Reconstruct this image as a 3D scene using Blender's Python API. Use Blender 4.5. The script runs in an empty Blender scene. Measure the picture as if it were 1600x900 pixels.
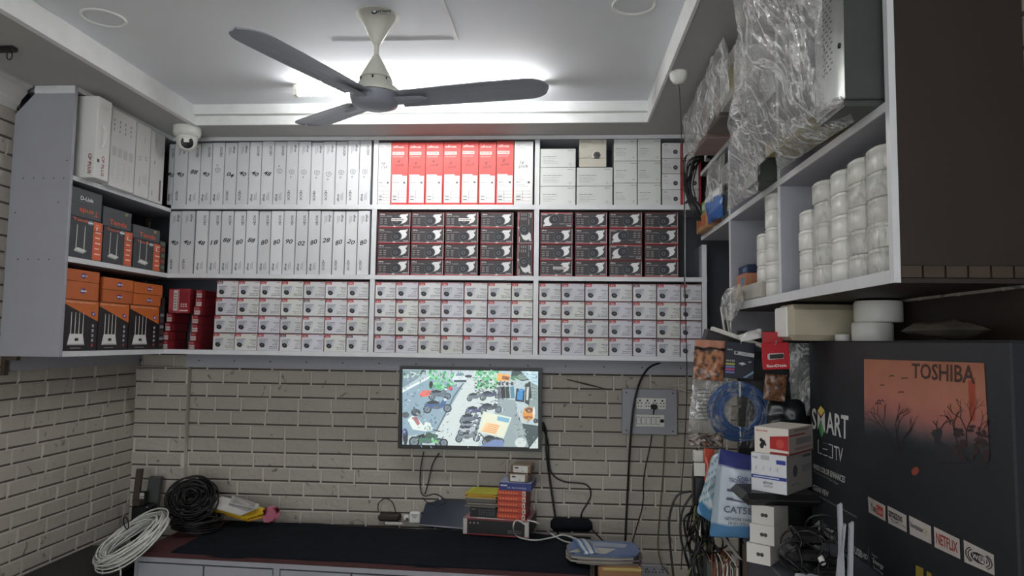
import bpy, math, random
from mathutils import Vector, Matrix
random.seed(7)
SC = bpy.context.scene
COL = SC.collection
# ------------------------------------------------------------------ camera
F = 1100.0; VPX, VPY = 871.0, 533.0; ROLL = 0.0134
_Y = Vector(((VPX-800)/F, -(VPY-450)/F, -1)).normalized()
_Z = Vector((1, -ROLL, 0)).cross(_Y).normalized()
if _Z.y < 0: _Z = -_Z
_X = _Y.cross(_Z)
CW = Matrix((_X, _Y, _Z))            # camera -> world rotation
EYE = Vector((0, 0, 1.55))
cam = bpy.data.cameras.new('camera'); cam.sensor_width = 36; cam.lens = F*36/1600; cam.clip_start = .05
camo = bpy.data.objects.new('camera', cam); COL.objects.link(camo)
camo.matrix_world = Matrix.Translation(EYE) @ CW.to_4x4()
SC.camera = camo
def ray(px, py): return CW @ Vector(((px-800)/F, -(py-450)/F, -1))
def at(px, py, y=None, x=None, z=None):
    d = ray(px, py)
    if y is not None: t = (y-EYE.y)/d.y
    elif x is not None: t = (x-EYE.x)/d.x
    else: t = (z-EYE.z)/d.z
    return EYE + d*t
# ------------------------------------------------------------------ world, exposure
SC.view_settings.view_transform = 'Standard'; SC.view_settings.look = 'None'
SC.view_settings.gamma = 1; SC.view_settings.use_curve_mapping = False
SC.view_settings.exposure = 1.18
W = bpy.data.worlds.new('world'); SC.world = W; W.use_nodes = True
W.node_tree.nodes['Background'].inputs[0].default_value = (.94, .97, 1.0, 1)
W.node_tree.nodes['Background'].inputs[1].default_value = 1.1
TUBE_E = 33.0          # emission of the tube on the ceiling
ADDED_TUBE_E = 48.0          # emission of the unseen tube added behind the camera for front light
PI = math.pi
# ------------------------------------------------------------------ materials
def lin(c):
    return tuple((v/255/12.92 if v/255 <= .04045 else ((v/255+.055)/1.055)**2.4) for v in c)
MAT = {}
def mat(name, rgb=None, rough=.5, metal=0, noise=.06, scale=12, bump=0, bscale=60, attr=False, spec=.5, emit=0, rnd=0, coat=0):
    m = bpy.data.materials.new(name); m.use_nodes = True; nt = m.node_tree; b = nt.nodes['Principled BSDF']
    b.inputs['Roughness'].default_value = rough; b.inputs['Metallic'].default_value = metal
    b.inputs['Specular IOR Level'].default_value = spec; b.inputs['Coat Weight'].default_value = coat
    tc = nt.nodes.new('ShaderNodeTexCoord')
    if attr:
        a = nt.nodes.new('ShaderNodeAttribute'); a.attribute_name = 'Col'; src = a.outputs['Color']
    else:
        r = nt.nodes.new('ShaderNodeRGB'); r.outputs[0].default_value = (*lin(rgb), 1); src = r.outputs[0]
    nz = nt.nodes.new('ShaderNodeTexNoise'); nz.inputs['Scale'].default_value = scale; nz.inputs['Detail'].default_value = 4
    nt.links.new(tc.outputs['Object'], nz.inputs['Vector'])
    mr = nt.nodes.new('ShaderNodeMapRange'); mr.inputs[3].default_value = 1-noise*2; mr.inputs[4].default_value = 1+noise*2
    nt.links.new(nz.outputs['Fac'], mr.inputs[0])
    fac = mr.outputs[0]
    if rnd:
        oi = nt.nodes.new('ShaderNodeObjectInfo'); m2 = nt.nodes.new('ShaderNodeMapRange')
        m2.inputs[3].default_value = 1-rnd; m2.inputs[4].default_value = 1+rnd*.4
        nt.links.new(oi.outputs['Random'], m2.inputs[0])
        mm = nt.nodes.new('ShaderNodeMath'); mm.operation = 'MULTIPLY'
        nt.links.new(fac, mm.inputs[0]); nt.links.new(m2.outputs[0], mm.inputs[1]); fac = mm.outputs[0]
    mx = nt.nodes.new('ShaderNodeVectorMath'); mx.operation = 'SCALE'
    nt.links.new(src, mx.inputs[0]); nt.links.new(fac, mx.inputs['Scale'])
    if emit:
        b.inputs['Base Color'].default_value = (0, 0, 0, 1)
        nt.links.new(mx.outputs[0], b.inputs['Emission Color']); b.inputs['Emission Strength'].default_value = emit
    else: nt.links.new(mx.outputs[0], b.inputs['Base Color'])
    if bump:
        n2 = nt.nodes.new('ShaderNodeTexNoise'); n2.inputs['Scale'].default_value = bscale; n2.inputs['Detail'].default_value = 5
        nt.links.new(tc.outputs['Object'], n2.inputs['Vector'])
        bp = nt.nodes.new('ShaderNodeBump'); bp.inputs['Strength'].default_value = bump; bp.inputs['Distance'].default_value = .01
        nt.links.new(n2.outputs['Fac'], bp.inputs['Height']); nt.links.new(bp.outputs[0], b.inputs['Normal'])
    MAT[name] = m; return m
mat('print', attr=True, rough=.45, noise=.03, rnd=.12)
mat('print_gloss', attr=True, rough=.25, noise=.04)
mat('print_dark', attr=True, rough=.5, noise=.08, spec=.3)
mat('screen', attr=True, emit=.52, noise=.02, rough=.2)
mat('edge', (214, 216, 218), .45)                  # pale laminate edging
mat('laminate', (158, 159, 167), .5, noise=.03)    # grey-lilac laminate
mat('laminate_dark', (70, 72, 80), .6)
mat('brown', (44, 34, 27), .6, noise=.12, scale=3)
mat('brown2', (66, 54, 44), .6, noise=.2, scale=20)
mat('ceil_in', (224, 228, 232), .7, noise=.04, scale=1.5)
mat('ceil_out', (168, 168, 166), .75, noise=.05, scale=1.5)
mat('lip', (225, 227, 226), .6)
mat('plaster', (190, 190, 186), .7)
mat('floor', (190, 184, 174), .5, noise=.1)
mat('fan_white', (222, 222, 210), .35, noise=.02)
mat('fan_blade', (146, 151, 162), .35, noise=.05)
mat('black', (16, 17, 19), .4, noise=.1)
mat('blackcloth', (17, 22, 28), .9, noise=.25, scale=9, bump=.3, bscale=40, spec=.15)
mat('redtop', (70, 30, 32), .7, noise=.2)
mat('rubber', (14, 14, 15), .45, noise=.1)
mat('whitecable', (205, 206, 200), .4)
mat('bluecable', (28, 78, 140), .35, noise=.15)
mat('greencable', (92, 96, 60), .5)
mat('plastic', (226, 226, 220), .4, noise=.03, rnd=.06)
mat('offwhite', (200, 198, 190), .5)
mat('metal', (168, 170, 168), .35, metal=.8, noise=.1)
mat('metaldark', (74, 78, 76), .5, metal=.3, noise=.1)
mat('card', (150, 112, 76), .8, noise=.08)
mat('navy', (24, 36, 52), .4)
mat('wire_brown', (122, 70, 48), .5)
mat('tube', (255, 255, 255), emit=TUBE_E, noise=0)
mat('added_tube', (250, 252, 255), emit=ADDED_TUBE_E, noise=0)
def film(name, rgb, lo, hi, scale):
    m = bpy.data.materials.new(name); m.use_nodes = True; nt = m.node_tree; N = nt.nodes; L = nt.links
    N.remove(N['Principled BSDF']); out = N['Material Output']
    tr = N.new('ShaderNodeBsdfTransparent'); tr.inputs[0].default_value = (.93, .93, .92, 1)
    di = N.new('ShaderNodeBsdfDiffuse'); di.inputs[0].default_value = (*lin(rgb), 1)
    gl = N.new('ShaderNodeBsdfGlossy'); gl.inputs['Roughness'].default_value = .09; gl.inputs[0].default_value = (.95, .95, .95, 1)
    a = N.new('ShaderNodeMixShader'); a.inputs[0].default_value = .45; L.new(di.outputs[0], a.inputs[1]); L.new(gl.outputs[0], a.inputs[2])
    tc = N.new('ShaderNodeTexCoord'); nz = N.new('ShaderNodeTexNoise'); nz.inputs['Scale'].default_value = scale; nz.inputs['Detail'].default_value = 6; nz.inputs['Distortion'].default_value = 1.5
    mp = N.new('ShaderNodeMapping'); mp.inputs['Scale'].default_value = (1, 1, .5); mp.inputs['Rotation'].default_value = (.5, 0, 0); L.new(tc.outputs['Object'], mp.inputs['Vector']); L.new(mp.outputs[0], nz.inputs['Vector'])
    sb = N.new('ShaderNodeMath'); sb.operation = 'SUBTRACT'; sb.inputs[1].default_value = .5; L.new(nz.outputs['Fac'], sb.inputs[0])
    ab = N.new('ShaderNodeMath'); ab.operation = 'ABSOLUTE'; L.new(sb.outputs[0], ab.inputs[0])
    mr = N.new('ShaderNodeMapRange'); mr.inputs[1].default_value = .0; mr.inputs[2].default_value = .045; mr.inputs[3].default_value = hi; mr.inputs[4].default_value = lo  # white, more opaque veins drawn as the film's crinkle highlights
    L.new(ab.outputs[0], mr.inputs[0])
    bp = N.new('ShaderNodeBump'); bp.inputs['Strength'].default_value = 1; bp.inputs['Distance'].default_value = .03
    n2 = N.new('ShaderNodeTexNoise'); n2.inputs['Scale'].default_value = scale*3; n2.inputs['Detail'].default_value = 3; n2.inputs['Distortion'].default_value = 3
    L.new(tc.outputs['Object'], n2.inputs['Vector']); L.new(n2.outputs['Fac'], bp.inputs['Height'])
    L.new(bp.outputs[0], gl.inputs['Normal']); L.new(bp.outputs[0], di.inputs['Normal'])
    mx = N.new('ShaderNodeMixShader'); L.new(mr.outputs[0], mx.inputs[0]); L.new(tr.outputs[0], mx.inputs[1]); L.new(a.outputs[0], mx.inputs[2])
    L.new(mx.outputs[0], out.inputs[0]); MAT[name] = m
film('film', (238, 240, 238), .22, .8, 7)
film('film_thin', (238, 240, 238), .06, .4, 9)
def brickmat(name, rgb):
    m = mat(name, rgb, .75, noise=.07, scale=3, bump=.5, bscale=35); nt = m.node_tree
    # small dark cracks embossed here and there in the wallpaper
    tc = nt.nodes.new('ShaderNodeTexCoord'); nz = nt.nodes.new('ShaderNodeTexNoise'); nz.inputs['Scale'].default_value = 7; nz.inputs['Detail'].default_value = 8; nz.inputs['Distortion'].default_value = 2.5
    nt.links.new(tc.outputs['Object'], nz.inputs['Vector'])
    cr = nt.nodes.new('ShaderNodeValToRGB'); e = cr.color_ramp.elements
    e[0].position = .655; e[0].color = (1, 1, 1, 1); e[1].position = .70; e[1].color = (.45, .43, .42, 1)
    nt.links.new(nz.outputs['Fac'], cr.inputs[0])
    b = nt.nodes['Principled BSDF']; l = b.inputs['Base Color'].links[0]; src = l.from_socket
    mm = nt.nodes.new('ShaderNodeVectorMath'); mm.operation = 'MULTIPLY'
    nt.links.new(src, mm.inputs[0]); nt.links.new(cr.outputs[0], mm.inputs[1]); nt.links.new(mm.outputs[0], b.inputs['Base Color'])
brickmat('brick', (172, 166, 156)); mat('mortar', (198, 192, 183), .85, noise=.1); mat('joint_shade', (84, 79, 74), .9, noise=.1)
# ------------------------------------------------------------------ mesh builder
_T = {}
def glyphs(s, bold):
    k = (s, bold)
    if k not in _T:
        c = bpy.data.curves.new('t', 'FONT'); c.body = s; c.resolution_u = 2; c.offset = .018 if bold else 0
        c.align_x = 'LEFT'
        o = bpy.data.objects.new('t', c); me = o.to_mesh()
        v = [(p.co.x, p.co.y) for p in me.vertices]; f = [tuple(p.vertices) for p in me.polygons]
        o.to_mesh_clear(); bpy.data.objects.remove(o); bpy.data.curves.remove(c)
        if v:
            x0 = min(a[0] for a in v); x1 = max(a[0] for a in v); y0 = min(a[1] for a in v); y1 = max(a[1] for a in v)
            v = [((a[0]-(x0+x1)/2)/(x1-x0), (a[1]-(y0+y1)/2)/(y1-y0)) for a in v]
            _T[k] = (v, f, (x1-x0)/(y1-y0))
        else: _T[k] = ([], [], 1)
    return _T[k]
def wloc(o):
    v = Vector((0, 0, 0))
    while o: v = v+o.location; o = o.parent
    return v
class MB:
    def __init__(s): s.v = []; s.f = []; s.m = []; s.c = []; s.sm = []
    def mi(s, m):
        return m
    def add(s, vs, fs, m, col=(255, 255, 255), smooth=False, cols=None):
        n = len(s.v); s.v += [Vector(p) for p in vs]
        lc = lin(col)
        for f in fs:
            s.f.append(tuple(i+n for i in f)); s.m.append(m); s.sm.append(smooth)
            s.c.append([lin(cols[i]) for i in f] if cols else lc)
        return s
    def box(s, x0, x1, y0, y1, z0, z1, m, col=(255, 255, 255), bev=0):
        if x0 > x1: x0, x1 = x1, x0
        if y0 > y1: y0, y1 = y1, y0
        if z0 > z1: z0, z1 = z1, z0
        if not bev:
            v = [(x, y, z) for z in (z0, z1) for y in (y0, y1) for x in (x0, x1)]
            return s.add(v, [(0, 2, 3, 1), (4, 5, 7, 6), (0, 1, 5, 4), (2, 6, 7, 3), (0, 4, 6, 2), (1, 3, 7, 5)], m, col)
        b = min(bev, (x1-x0)*.45, (y1-y0)*.45, (z1-z0)*.45)
        lo, hi = (x0, y0, z0), (x1, y1, z1); idx = {}; v = []
        for i in (0, 1):
            for j in (0, 1):
                for k in (0, 1):
                    for a in range(3):
                        p = []
                        for ax, sd in enumerate((i, j, k)):
                            val = hi[ax] if sd else lo[ax]
                            if ax != a: val += -b if sd else b
                            p.append(val)
                        idx[i, j, k, a] = len(v); v.append(p)
        fs = []
        for a in range(3):
            o = [x for x in range(3) if x != a]
            for sd in (0, 1):
                q = []
                for (p, r) in ((0, 0), (1, 0), (1, 1), (0, 1)):
                    k = [0, 0, 0]; k[a] = sd; k[o[0]] = p; k[o[1]] = r; q.append(idx[(*k, a)])
                fs.append(q if (sd == 1) == (a != 1) else q[::-1])
            for p in (0, 1):
                for r in (0, 1):
                    k0 = [0, 0, 0]; k0[o[0]] = p; k0[o[1]] = r; k1 = list(k0); k1[a] = 1
                    q = [idx[(*k0, o[0])], idx[(*k1, o[0])], idx[(*k1, o[1])], idx[(*k0, o[1])]]
                    fs.append(q)
        for key in [(i, j, k) for i in (0, 1) for j in (0, 1) for k in (0, 1)]:
            fs.append([idx[(*key, a)] for a in range(3)])
        return s.add(v, fs, m, col)
    def obox(s, O, U, V, Wv, m, col=(255, 255, 255)):      # oriented box from corner O
        O = Vector(O); U = Vector(U); V = Vector(V); Wv = Vector(Wv)
        v = [O+U*a+V*b+Wv*c for c in (0, 1) for b in (0, 1) for a in (0, 1)]
        return s.add(v, [(0, 2, 3, 1), (4, 5, 7, 6), (0, 1, 5, 4), (2, 6, 7, 3), (0, 4, 6, 2), (1, 3, 7, 5)], m, col)
    def tube(s, pts, r, m, n=8, col=(255, 255, 255), closed=False, caps=True):
        pts = [Vector(p) for p in pts]; N = len(pts); rs = r if isinstance(r, (list, tuple)) else [r]*N
        vs = []; up = Vector((0, 0, 1)); prev = None
        for i, p in enumerate(pts):
            if closed: t = pts[(i+1) % N]-pts[i-1]
            else: t = pts[min(i+1, N-1)]-pts[max(i-1, 0)]
            t = t.normalized() if t.length > 1e-9 else Vector((0, 0, 1))
            if prev is None:
                a = t.cross(up);
                if a.length < .05: a = t.cross(Vector((1, 0, 0)))
            else: a = prev - t*prev.dot(t)
            a.normalize(); prev = a; b = t.cross(a)
            for k in range(n):
                an = 2*PI*k/n; vs.append(p+(a*math.cos(an)+b*math.sin(an))*rs[i])
        fs = []
        for i in range(N if closed else N-1):
            j = (i+1) % N
            for k in range(n): fs.append((i*n+k, i*n+(k+1) % n, j*n+(k+1) % n, j*n+k))
        if not closed and caps: fs += [tuple(range(n))[::-1], tuple((N-1)*n+k for k in range(n))]
        return s.add(vs, fs, m, col, True)
    def lathe(s, prof, m, n=24, O=(0, 0, 0), ax=(0, 0, 1), col=(255, 255, 255), smooth=True, sx=1, sy=1, caps=True):
        O = Vector(O); ax = Vector(ax).normalized()
        a = ax.cross(Vector((0, 1, 0)));
        if a.length < .1: a = ax.cross(Vector((1, 0, 0)))
        a.normalize(); b = ax.cross(a); vs = []; fs = []
        for (r, h) in prof:
            for k in range(n):
                an = 2*PI*k/n; vs.append(O+ax*h+a*(math.cos(an)*r*sx)+b*(math.sin(an)*r*sy))
        for i in range(len(prof)-1):
            for k in range(n): fs.append((i*n+k, i*n+(k+1) % n, (i+1)*n+(k+1) % n, (i+1)*n+k))
        s.add(vs, fs, m, col, smooth)
        if not caps: return s
        if prof[0][0] > 1e-5: s.add([vs[k] for k in range(n)], [tuple(range(n))], m, col)
        if prof[-1][0] > 1e-5: s.add([vs[(len(prof)-1)*n+k] for k in range(n)], [tuple(range(n))], m, col)
        return s
    def poly(s, fr, pts, off, m, col=(255, 255, 255), cols=None):
        O, U, V, N = fr
        return s.add([O+U*p[0]+V*p[1]+N*off for p in pts], [tuple(range(len(pts)))], m, col, cols=cols)
    def rect(s, fr, x0, x1, y0, y1, off, m, col=(255, 255, 255), cols=None):
        return s.poly(fr, [(x0, y0), (x1, y0), (x1, y1), (x0, y1)], off, m, col, cols)
    def ell(s, fr, cx, cy, rx, ry, off, m, col, n=14, rot=0, a0=0, a1=2*PI):
        c, d = math.cos(rot), math.sin(rot); P = []
        for k in range(n):
            a = a0+(a1-a0)*k/(n if a1-a0 > 6.2 else n-1); x, y = math.cos(a)*rx, math.sin(a)*ry
            P.append((cx+x*c-y*d, cy+x*d+y*c))
        return s.poly(fr, P, off, m, col)
    def line(s, fr, P, w, off, m, col):
        for (a, b) in zip(P, P[1:]):
            dx, dy = b[0]-a[0], b[1]-a[1]; l = math.hypot(dx, dy) or 1; nx, ny = -dy/l*w/2, dx/l*w/2
            s.poly(fr, [(a[0]+nx, a[1]+ny), (a[0]-nx, a[1]-ny), (b[0]-nx, b[1]-ny), (b[0]+nx, b[1]+ny)], off, m, col)
        return s
    def text(s, fr, t, cx, cy, h, off, m, col, rot=0, w=None, bold=False, slant=0):
        v, f, asp = glyphs(t, bold)
        if not v: return s
        O, U, V, N = fr; w = w or h*asp; c, d = math.cos(rot), math.sin(rot); P = []
        for x, y in v:
            x, y = x*w+y*h*slant, y*h; P.append(O+U*(cx+x*c-y*d)+V*(cy+x*d+y*c)+N*off)
        return s.add(P, f, m, col)
    def grid(s, fn, nu, nv, m, col=(255, 255, 255), smooth=True):
        vs = [fn(i/nu, j/nv) for j in range(nv+1) for i in range(nu+1)]
        fs = [(j*(nu+1)+i, j*(nu+1)+i+1, (j+1)*(nu+1)+i+1, (j+1)*(nu+1)+i) for j in range(nv) for i in range(nu)]
        return s.add(vs, fs, m, col, smooth)
    def build(s, name, parent=None, O=None, local=False):
        """O: where the origin goes (world). A child of an unturned parent is given in world coordinates."""
        me = bpy.data.meshes.new(name)
        base = Vector((0, 0, 0)) if local else (Vector(O) if O is not None else wloc(parent))
        me.from_pydata([p-base for p in s.v], [], s.f)
        names = list(dict.fromkeys(s.m)); ix = {n: i for i, n in enumerate(names)}
        for n in names: me.materials.append(MAT[n])
        me.polygons.foreach_set('material_index', [ix[m] for m in s.m])
        me.polygons.foreach_set('use_smooth', s.sm)
        ca = me.color_attributes.new('Col', 'FLOAT_COLOR', 'CORNER'); buf = []
        for f, c in zip(s.f, s.c):
            if isinstance(c, list):
                for q in c: buf += [*q, 1]
            else: buf += [*c, 1]*len(f)
        ca.data.foreach_set('color', buf)
        me.update()
        o = bpy.data.objects.new(name, me); COL.objects.link(o)
        if parent: o.parent = parent
        elif not local: o.location = base
        return o
def tag(o, label, cat, group=None, kind=None):
    o['label'] = label; o['category'] = cat
    if group: o['group'] = group
    if kind: o['kind'] = kind
    return o
def empty(name, loc, label=None, cat=None, group=None):
    o = bpy.data.objects.new(name, None); COL.objects.link(o); o.location = loc; o.empty_display_size = .05
    if label: tag(o, label, cat, group)
    return o
def struct(o): o['kind'] = 'structure'; return o
def copy_tree(o, loc=None, rot=None, scale=None, label=None, group=None, parent=None):
    c = o.copy(); COL.objects.link(c)
    if parent: c.parent = parent
    for ch in o.children: copy_tree(ch, parent=c)
    if loc is not None: c.location = loc
    if rot is not None: c.rotation_euler = rot
    if scale is not None: c.scale = scale
    if label: c['label'] = label
    if group: c['group'] = group
    return c
class Kind:
    """first call places the prototype itself, later calls copy it"""
    def __init__(s, proto): s.p = proto; s.used = False
    def put(s, loc, rot=(0, 0, 0), scale=(1, 1, 1), label=None, group=None):
        if not s.used:
            s.used = True; o = s.p; o.location = loc; o.rotation_euler = rot; o.scale = scale
            if label: o['label'] = label
            if group: o['group'] = group
            return o
        return copy_tree(s.p, loc, rot, scale, label, group)
V3 = Vector
FRONT = (V3((0, 0, 0)), V3((1, 0, 0)), V3((0, 0, 1)), V3((0, -1, 0)))     # local front face of a carton
def shifted(fr, x, y): return (fr[0]+fr[1]*x+fr[2]*y, fr[1], fr[2], fr[3])
def smooth_path(P, k=6):
    P = [V3(p) for p in P]; out = []
    for i in range(len(P)-1):
        p0 = P[max(i-1, 0)]; p1 = P[i]; p2 = P[i+1]; p3 = P[min(i+2, len(P)-1)]
        for j in range(k):
            t = j/k; out.append(.5*((2*p1)+(p2-p0)*t+(2*p0-5*p1+4*p2-p3)*t*t+(3*p1-p0-3*p2+p3)*t**3))
    return out+[P[-1]]
ORD = ['first', 'second', 'third', 'fourth', 'fifth', 'sixth', 'seventh', 'eighth', 'ninth', 'tenth', 'eleventh', 'twelfth', 'thirteenth', 'fourteenth', 'fifteenth', 'sixteenth', 'seventeenth', 'eighteenth']
# ------------------------------------------------------------------ room
XL, XR, YB, YF = -2.60, 1.13, 4.27, -2.6
ZC, ZR = 2.735, 2.835
RX0, RX1, RY0, RY1 = -2.03, .47, .3, 3.74
def brick_wall(name, O, U, N, length, height, u0, seed, rh=.084, bw=.206):
    rnd = random.Random(seed); mb = MB(); O = V3(O); U = V3(U); N = V3(N); Z = V3((0, 0, 1))
    mb.obox(O-N*.03, U*length, Z*height, N*.034, 'mortar')
    nr = int(height/rh)+1
    for r in range(nr):
        z0 = r*rh+.002; z1 = min((r+1)*rh-.001, height)
        if z1-z0 < .01: continue
        off = (.5 if r % 2 else 0)*bw + rnd.uniform(-.02, .02); x = u0-off
        while x < length:
            w = bw*rnd.choice((1, 1, 1.05, .95, .8)); a = max(x+.004, u0); b = min(x+w-.004, length); x += w
            if b-a < .02: continue
            d = .0075+rnd.uniform(-.001, .002); q = .005
            j = lambda: rnd.uniform(-.0015, .0015)
            p0 = [(a, z0), (b, z0), (b, z1), (a, z1)]; p1 = [(a+q, z0+.0105+j()), (b-q, z0+.0105+j()), (b-q, z1-q+j()), (a+q, z1-q+j())]
            vs = [O+U*c[0]+Z*c[1]+N*.0042 for c in p0]+[O+U*c[0]+Z*c[1]+N*d for c in p1]
            mb.add(vs, [(4, 5, 6, 7), (1, 2, 6, 5), (2, 3, 7, 6), (3, 0, 4, 7)], 'brick'); mb.add(vs, [(0, 1, 5, 4)], 'joint_shade')  # bottom bevels coloured dark, as printed joint and shade under each brick
    return struct(mb.build(name, O=O))
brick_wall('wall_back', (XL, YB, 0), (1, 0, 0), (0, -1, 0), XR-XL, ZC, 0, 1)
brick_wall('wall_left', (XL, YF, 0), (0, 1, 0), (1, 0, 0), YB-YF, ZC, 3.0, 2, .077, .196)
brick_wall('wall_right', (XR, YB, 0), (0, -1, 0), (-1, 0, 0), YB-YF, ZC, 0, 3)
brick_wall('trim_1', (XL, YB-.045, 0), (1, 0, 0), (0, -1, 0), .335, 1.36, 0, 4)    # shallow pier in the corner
struct(MB().box(XL, XR, YF, YB, -.05, 0, 'floor').build('floor'))
m = MB()      # ceiling: lower border and raised tray
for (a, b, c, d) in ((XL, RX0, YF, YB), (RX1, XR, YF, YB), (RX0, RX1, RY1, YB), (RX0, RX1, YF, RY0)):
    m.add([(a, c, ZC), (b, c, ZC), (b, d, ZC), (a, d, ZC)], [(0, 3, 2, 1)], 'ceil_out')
m.box(XL-.05, XR+.05, YF, YB+.05, ZR+.001, ZR+.06, 'ceil_in')
m.add([(RX0, RY0, ZR), (RX1, RY0, ZR), (RX1, RY1, ZR), (RX0, RY1, ZR)], [(0, 3, 2, 1)], 'ceil_in')
struct(m.build('ceiling'))
m = MB()      # white lip round the tray
for (a, b, c, d) in ((RX0-.03, RX0, RY0, RY1), (RX1, RX1+.012, RY0, RY1), (RX0-.03, RX1+.012, RY1, RY1+.012), (RX0-.03, RX1+.012, RY0-.02, RY0)):
    m.box(a, b, c, d, ZC-.006, ZR, 'lip')
m.box(RX0, RX1, RY1-.035, RY1, ZR-.055, ZR, 'lip')
struct(m.build('trim_2'))
m = MB()      # cornice on the left wall
pr = [(0, 0), (.012, 0), (.016, .02), (.03, .035), (.034, .05), (.06, .08), (.064, .1), (.09, .115), (.09, .125), (0, .125)]
vs = []
for y in (YF, 3.12): vs += [(XL+.008+p[0], y, ZC-.125+p[1]) for p in pr]
n = len(pr); m.add(vs, [(i, (i+1) % n, n+(i+1) % n, n+i) for i in range(n)]+[tuple(range(n)), tuple(range(n, 2*n))[::-1]], 'plaster')
struct(m.build('trim_3'))
m = MB()      # cable batten along the tray ceiling
a = at(690, 0, z=ZR); b = at(714, 62, z=ZR); c = at(520, 64, z=ZR)
a = b+(a-b)*1.6
for p, q in ((a, b), (b, c)):
    d = (q-p).normalized()*1; s = d.cross(V3((0, 0, 1))).normalized()*(.009 if p is a else .0025)
    m.obox(p-s-V3((0, 0, .004)), (q-p), s*2, V3((0, 0, .0035)), 'lip')
struct(m.build('trim_4'))
struct(MB().box(XR-.006, XR-.018+.003, .4, 3.3, 0, 1.69, 'brown').build('shade_sheet'))      # dark sheet added to the right wall for the darkness under the cabinet
# ------------------------------------------------------------------ ceiling fittings
def tube_light(name, x0, x1, y, z, matn, label):
    root = empty(name, ((x0+x1)/2, y, z), label, 'tube light')
    MB().box(x0, x1, y-.018, y+.018, z-.028, z-.0005, 'fan_white', bev=.004).build('housing', root)
    MB().tube([(x0+.03, y-.012, z-.05), (x1-.03, y-.012, z-.05)], .014, matn, 12).build('tube', root)
    for x in (x0+.005, x1-.03): MB().box(x, x+.025, y-.03, y+.006, z-.066, z-.024, 'fan_white', bev=.003).build('lamp_holder', root)
    return root
p = at(455, 128, z=ZR); q = at(852, 128, z=ZR)
tube_light('tube_light', p.x, q.x, (p.y+q.y)/2+.02, ZR, 'tube', 'glowing white tube light on the ceiling behind the fan')
tube_light('tube_light', -1.6, -.4, -.9, ZC, 'added_tube', 'added unseen tube light on the front ceiling border behind the camera')  # put in out of view to light the room from the front
# round flush ceiling lights (off)
for k, (px, py, r, lb) in enumerate(((162, 27, .085, 'unlit round flush downlight in the left part of the tray ceiling'), (991, 6, .085, 'unlit round flush downlight in the right part of the tray ceiling'))):
    c = at(px, py, z=ZR); root = empty('downlight', c, lb, 'downlight', None)
    MB().lathe([(r*.86, -.001), (r*.9, -.008), (r*.98, -.008), (r, -.001)], 'lip', 32, c, caps=False).build('ring', root)
    MB().lathe([(.0, -.002), (r*.86, -.002)], 'ceil_in', 32, c, caps=False).build('diffuser', root)
# ceiling fan
FY = 2.60
c0 = at(590, 25, z=ZR); FX, FY = c0.x, c0.y
zh = at(602, 152, y=FY).z
root = empty('ceiling_fan', (FX, FY, ZR), 'three-bladed ceiling fan with white canopy and motor and grey blades', 'ceiling fan')
rot_ = V3((FX, FY, 0))
def zf(py): return at(595, py, y=FY).z
m = MB(); m.lathe([(.0, zf(70)), (.014, zf(70)), (.02, zf(66)), (.082, zf(20)), (.086, ZR-.001)], 'fan_white', 32, rot_)
can = m.build('canopy', root)
fr = (V3((FX, FY, zf(38))), V3((1, 0, 0)), V3((0, .35, .94)), V3((0, -.94, .35)))
m = MB(); o1 = .071
m.ell(fr, .006, -.006, .013, .013, o1, 'print', (30, 50, 80), 16); m.ell(fr, .006, -.006, .006, .006, o1+.001, 'print', (220, 220, 210), 10)
m.text(fr, 'orient', .043, -.004, .016, o1+.001, 'print', (40, 50, 70), bold=True); m.text(fr, 'electric', .04, -.02, .008, o1+.001, 'print', (40, 50, 70))
m.build('logo', can)
MB().lathe([(.010, zf(92)), (.010, zf(66))], 'fan_white', 16, rot_).build('downrod', root)
m = MB(); m.lathe([(.012, zf(87)), (.015, zf(89)), (.062, zf(122)), (.066, zf(124))], 'fan_white', 32, rot_).build('lower_cover', root)
hb = zf(166)
m = MB(); m.lathe([(.055, zf(124)), (.062, zf(126)), (.07, zf(134)), (.098, zf(142)), (.101, zf(146)), (.101, zf(149))], 'fan_white', 36, rot_)
m.lathe([(.0, hb-.012), (.055, hb-.008), (.088, hb+.004), (.1, zf(150))], 'fan_blade', 36, rot_)
mo = m.build('motor_housing', root)
for k in range(7):
    m = MB(); a = k*2*PI/7+.3; c = V3((FX+math.cos(a)*.064, FY+math.sin(a)*.064, zf(128))); m.box(c.x-.003, c.x+.003, c.y-.003, c.y+.003, c.z-.006, c.z+.006, 'black'); m.build('vent_slot', mo)
tips = [at(368, 37, z=zf(143)), at(857, 137, z=zf(150)), None]
angs = [math.atan2(t.y-FY, t.x-FX) for t in tips[:2]]
angs = [angs[0], angs[1], math.radians(138)]
print('fan', FX, FY, zh, [math.degrees(a) for a in angs], [(t-V3((FX, FY, t.z))).length for t in tips[:2]])
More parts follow.
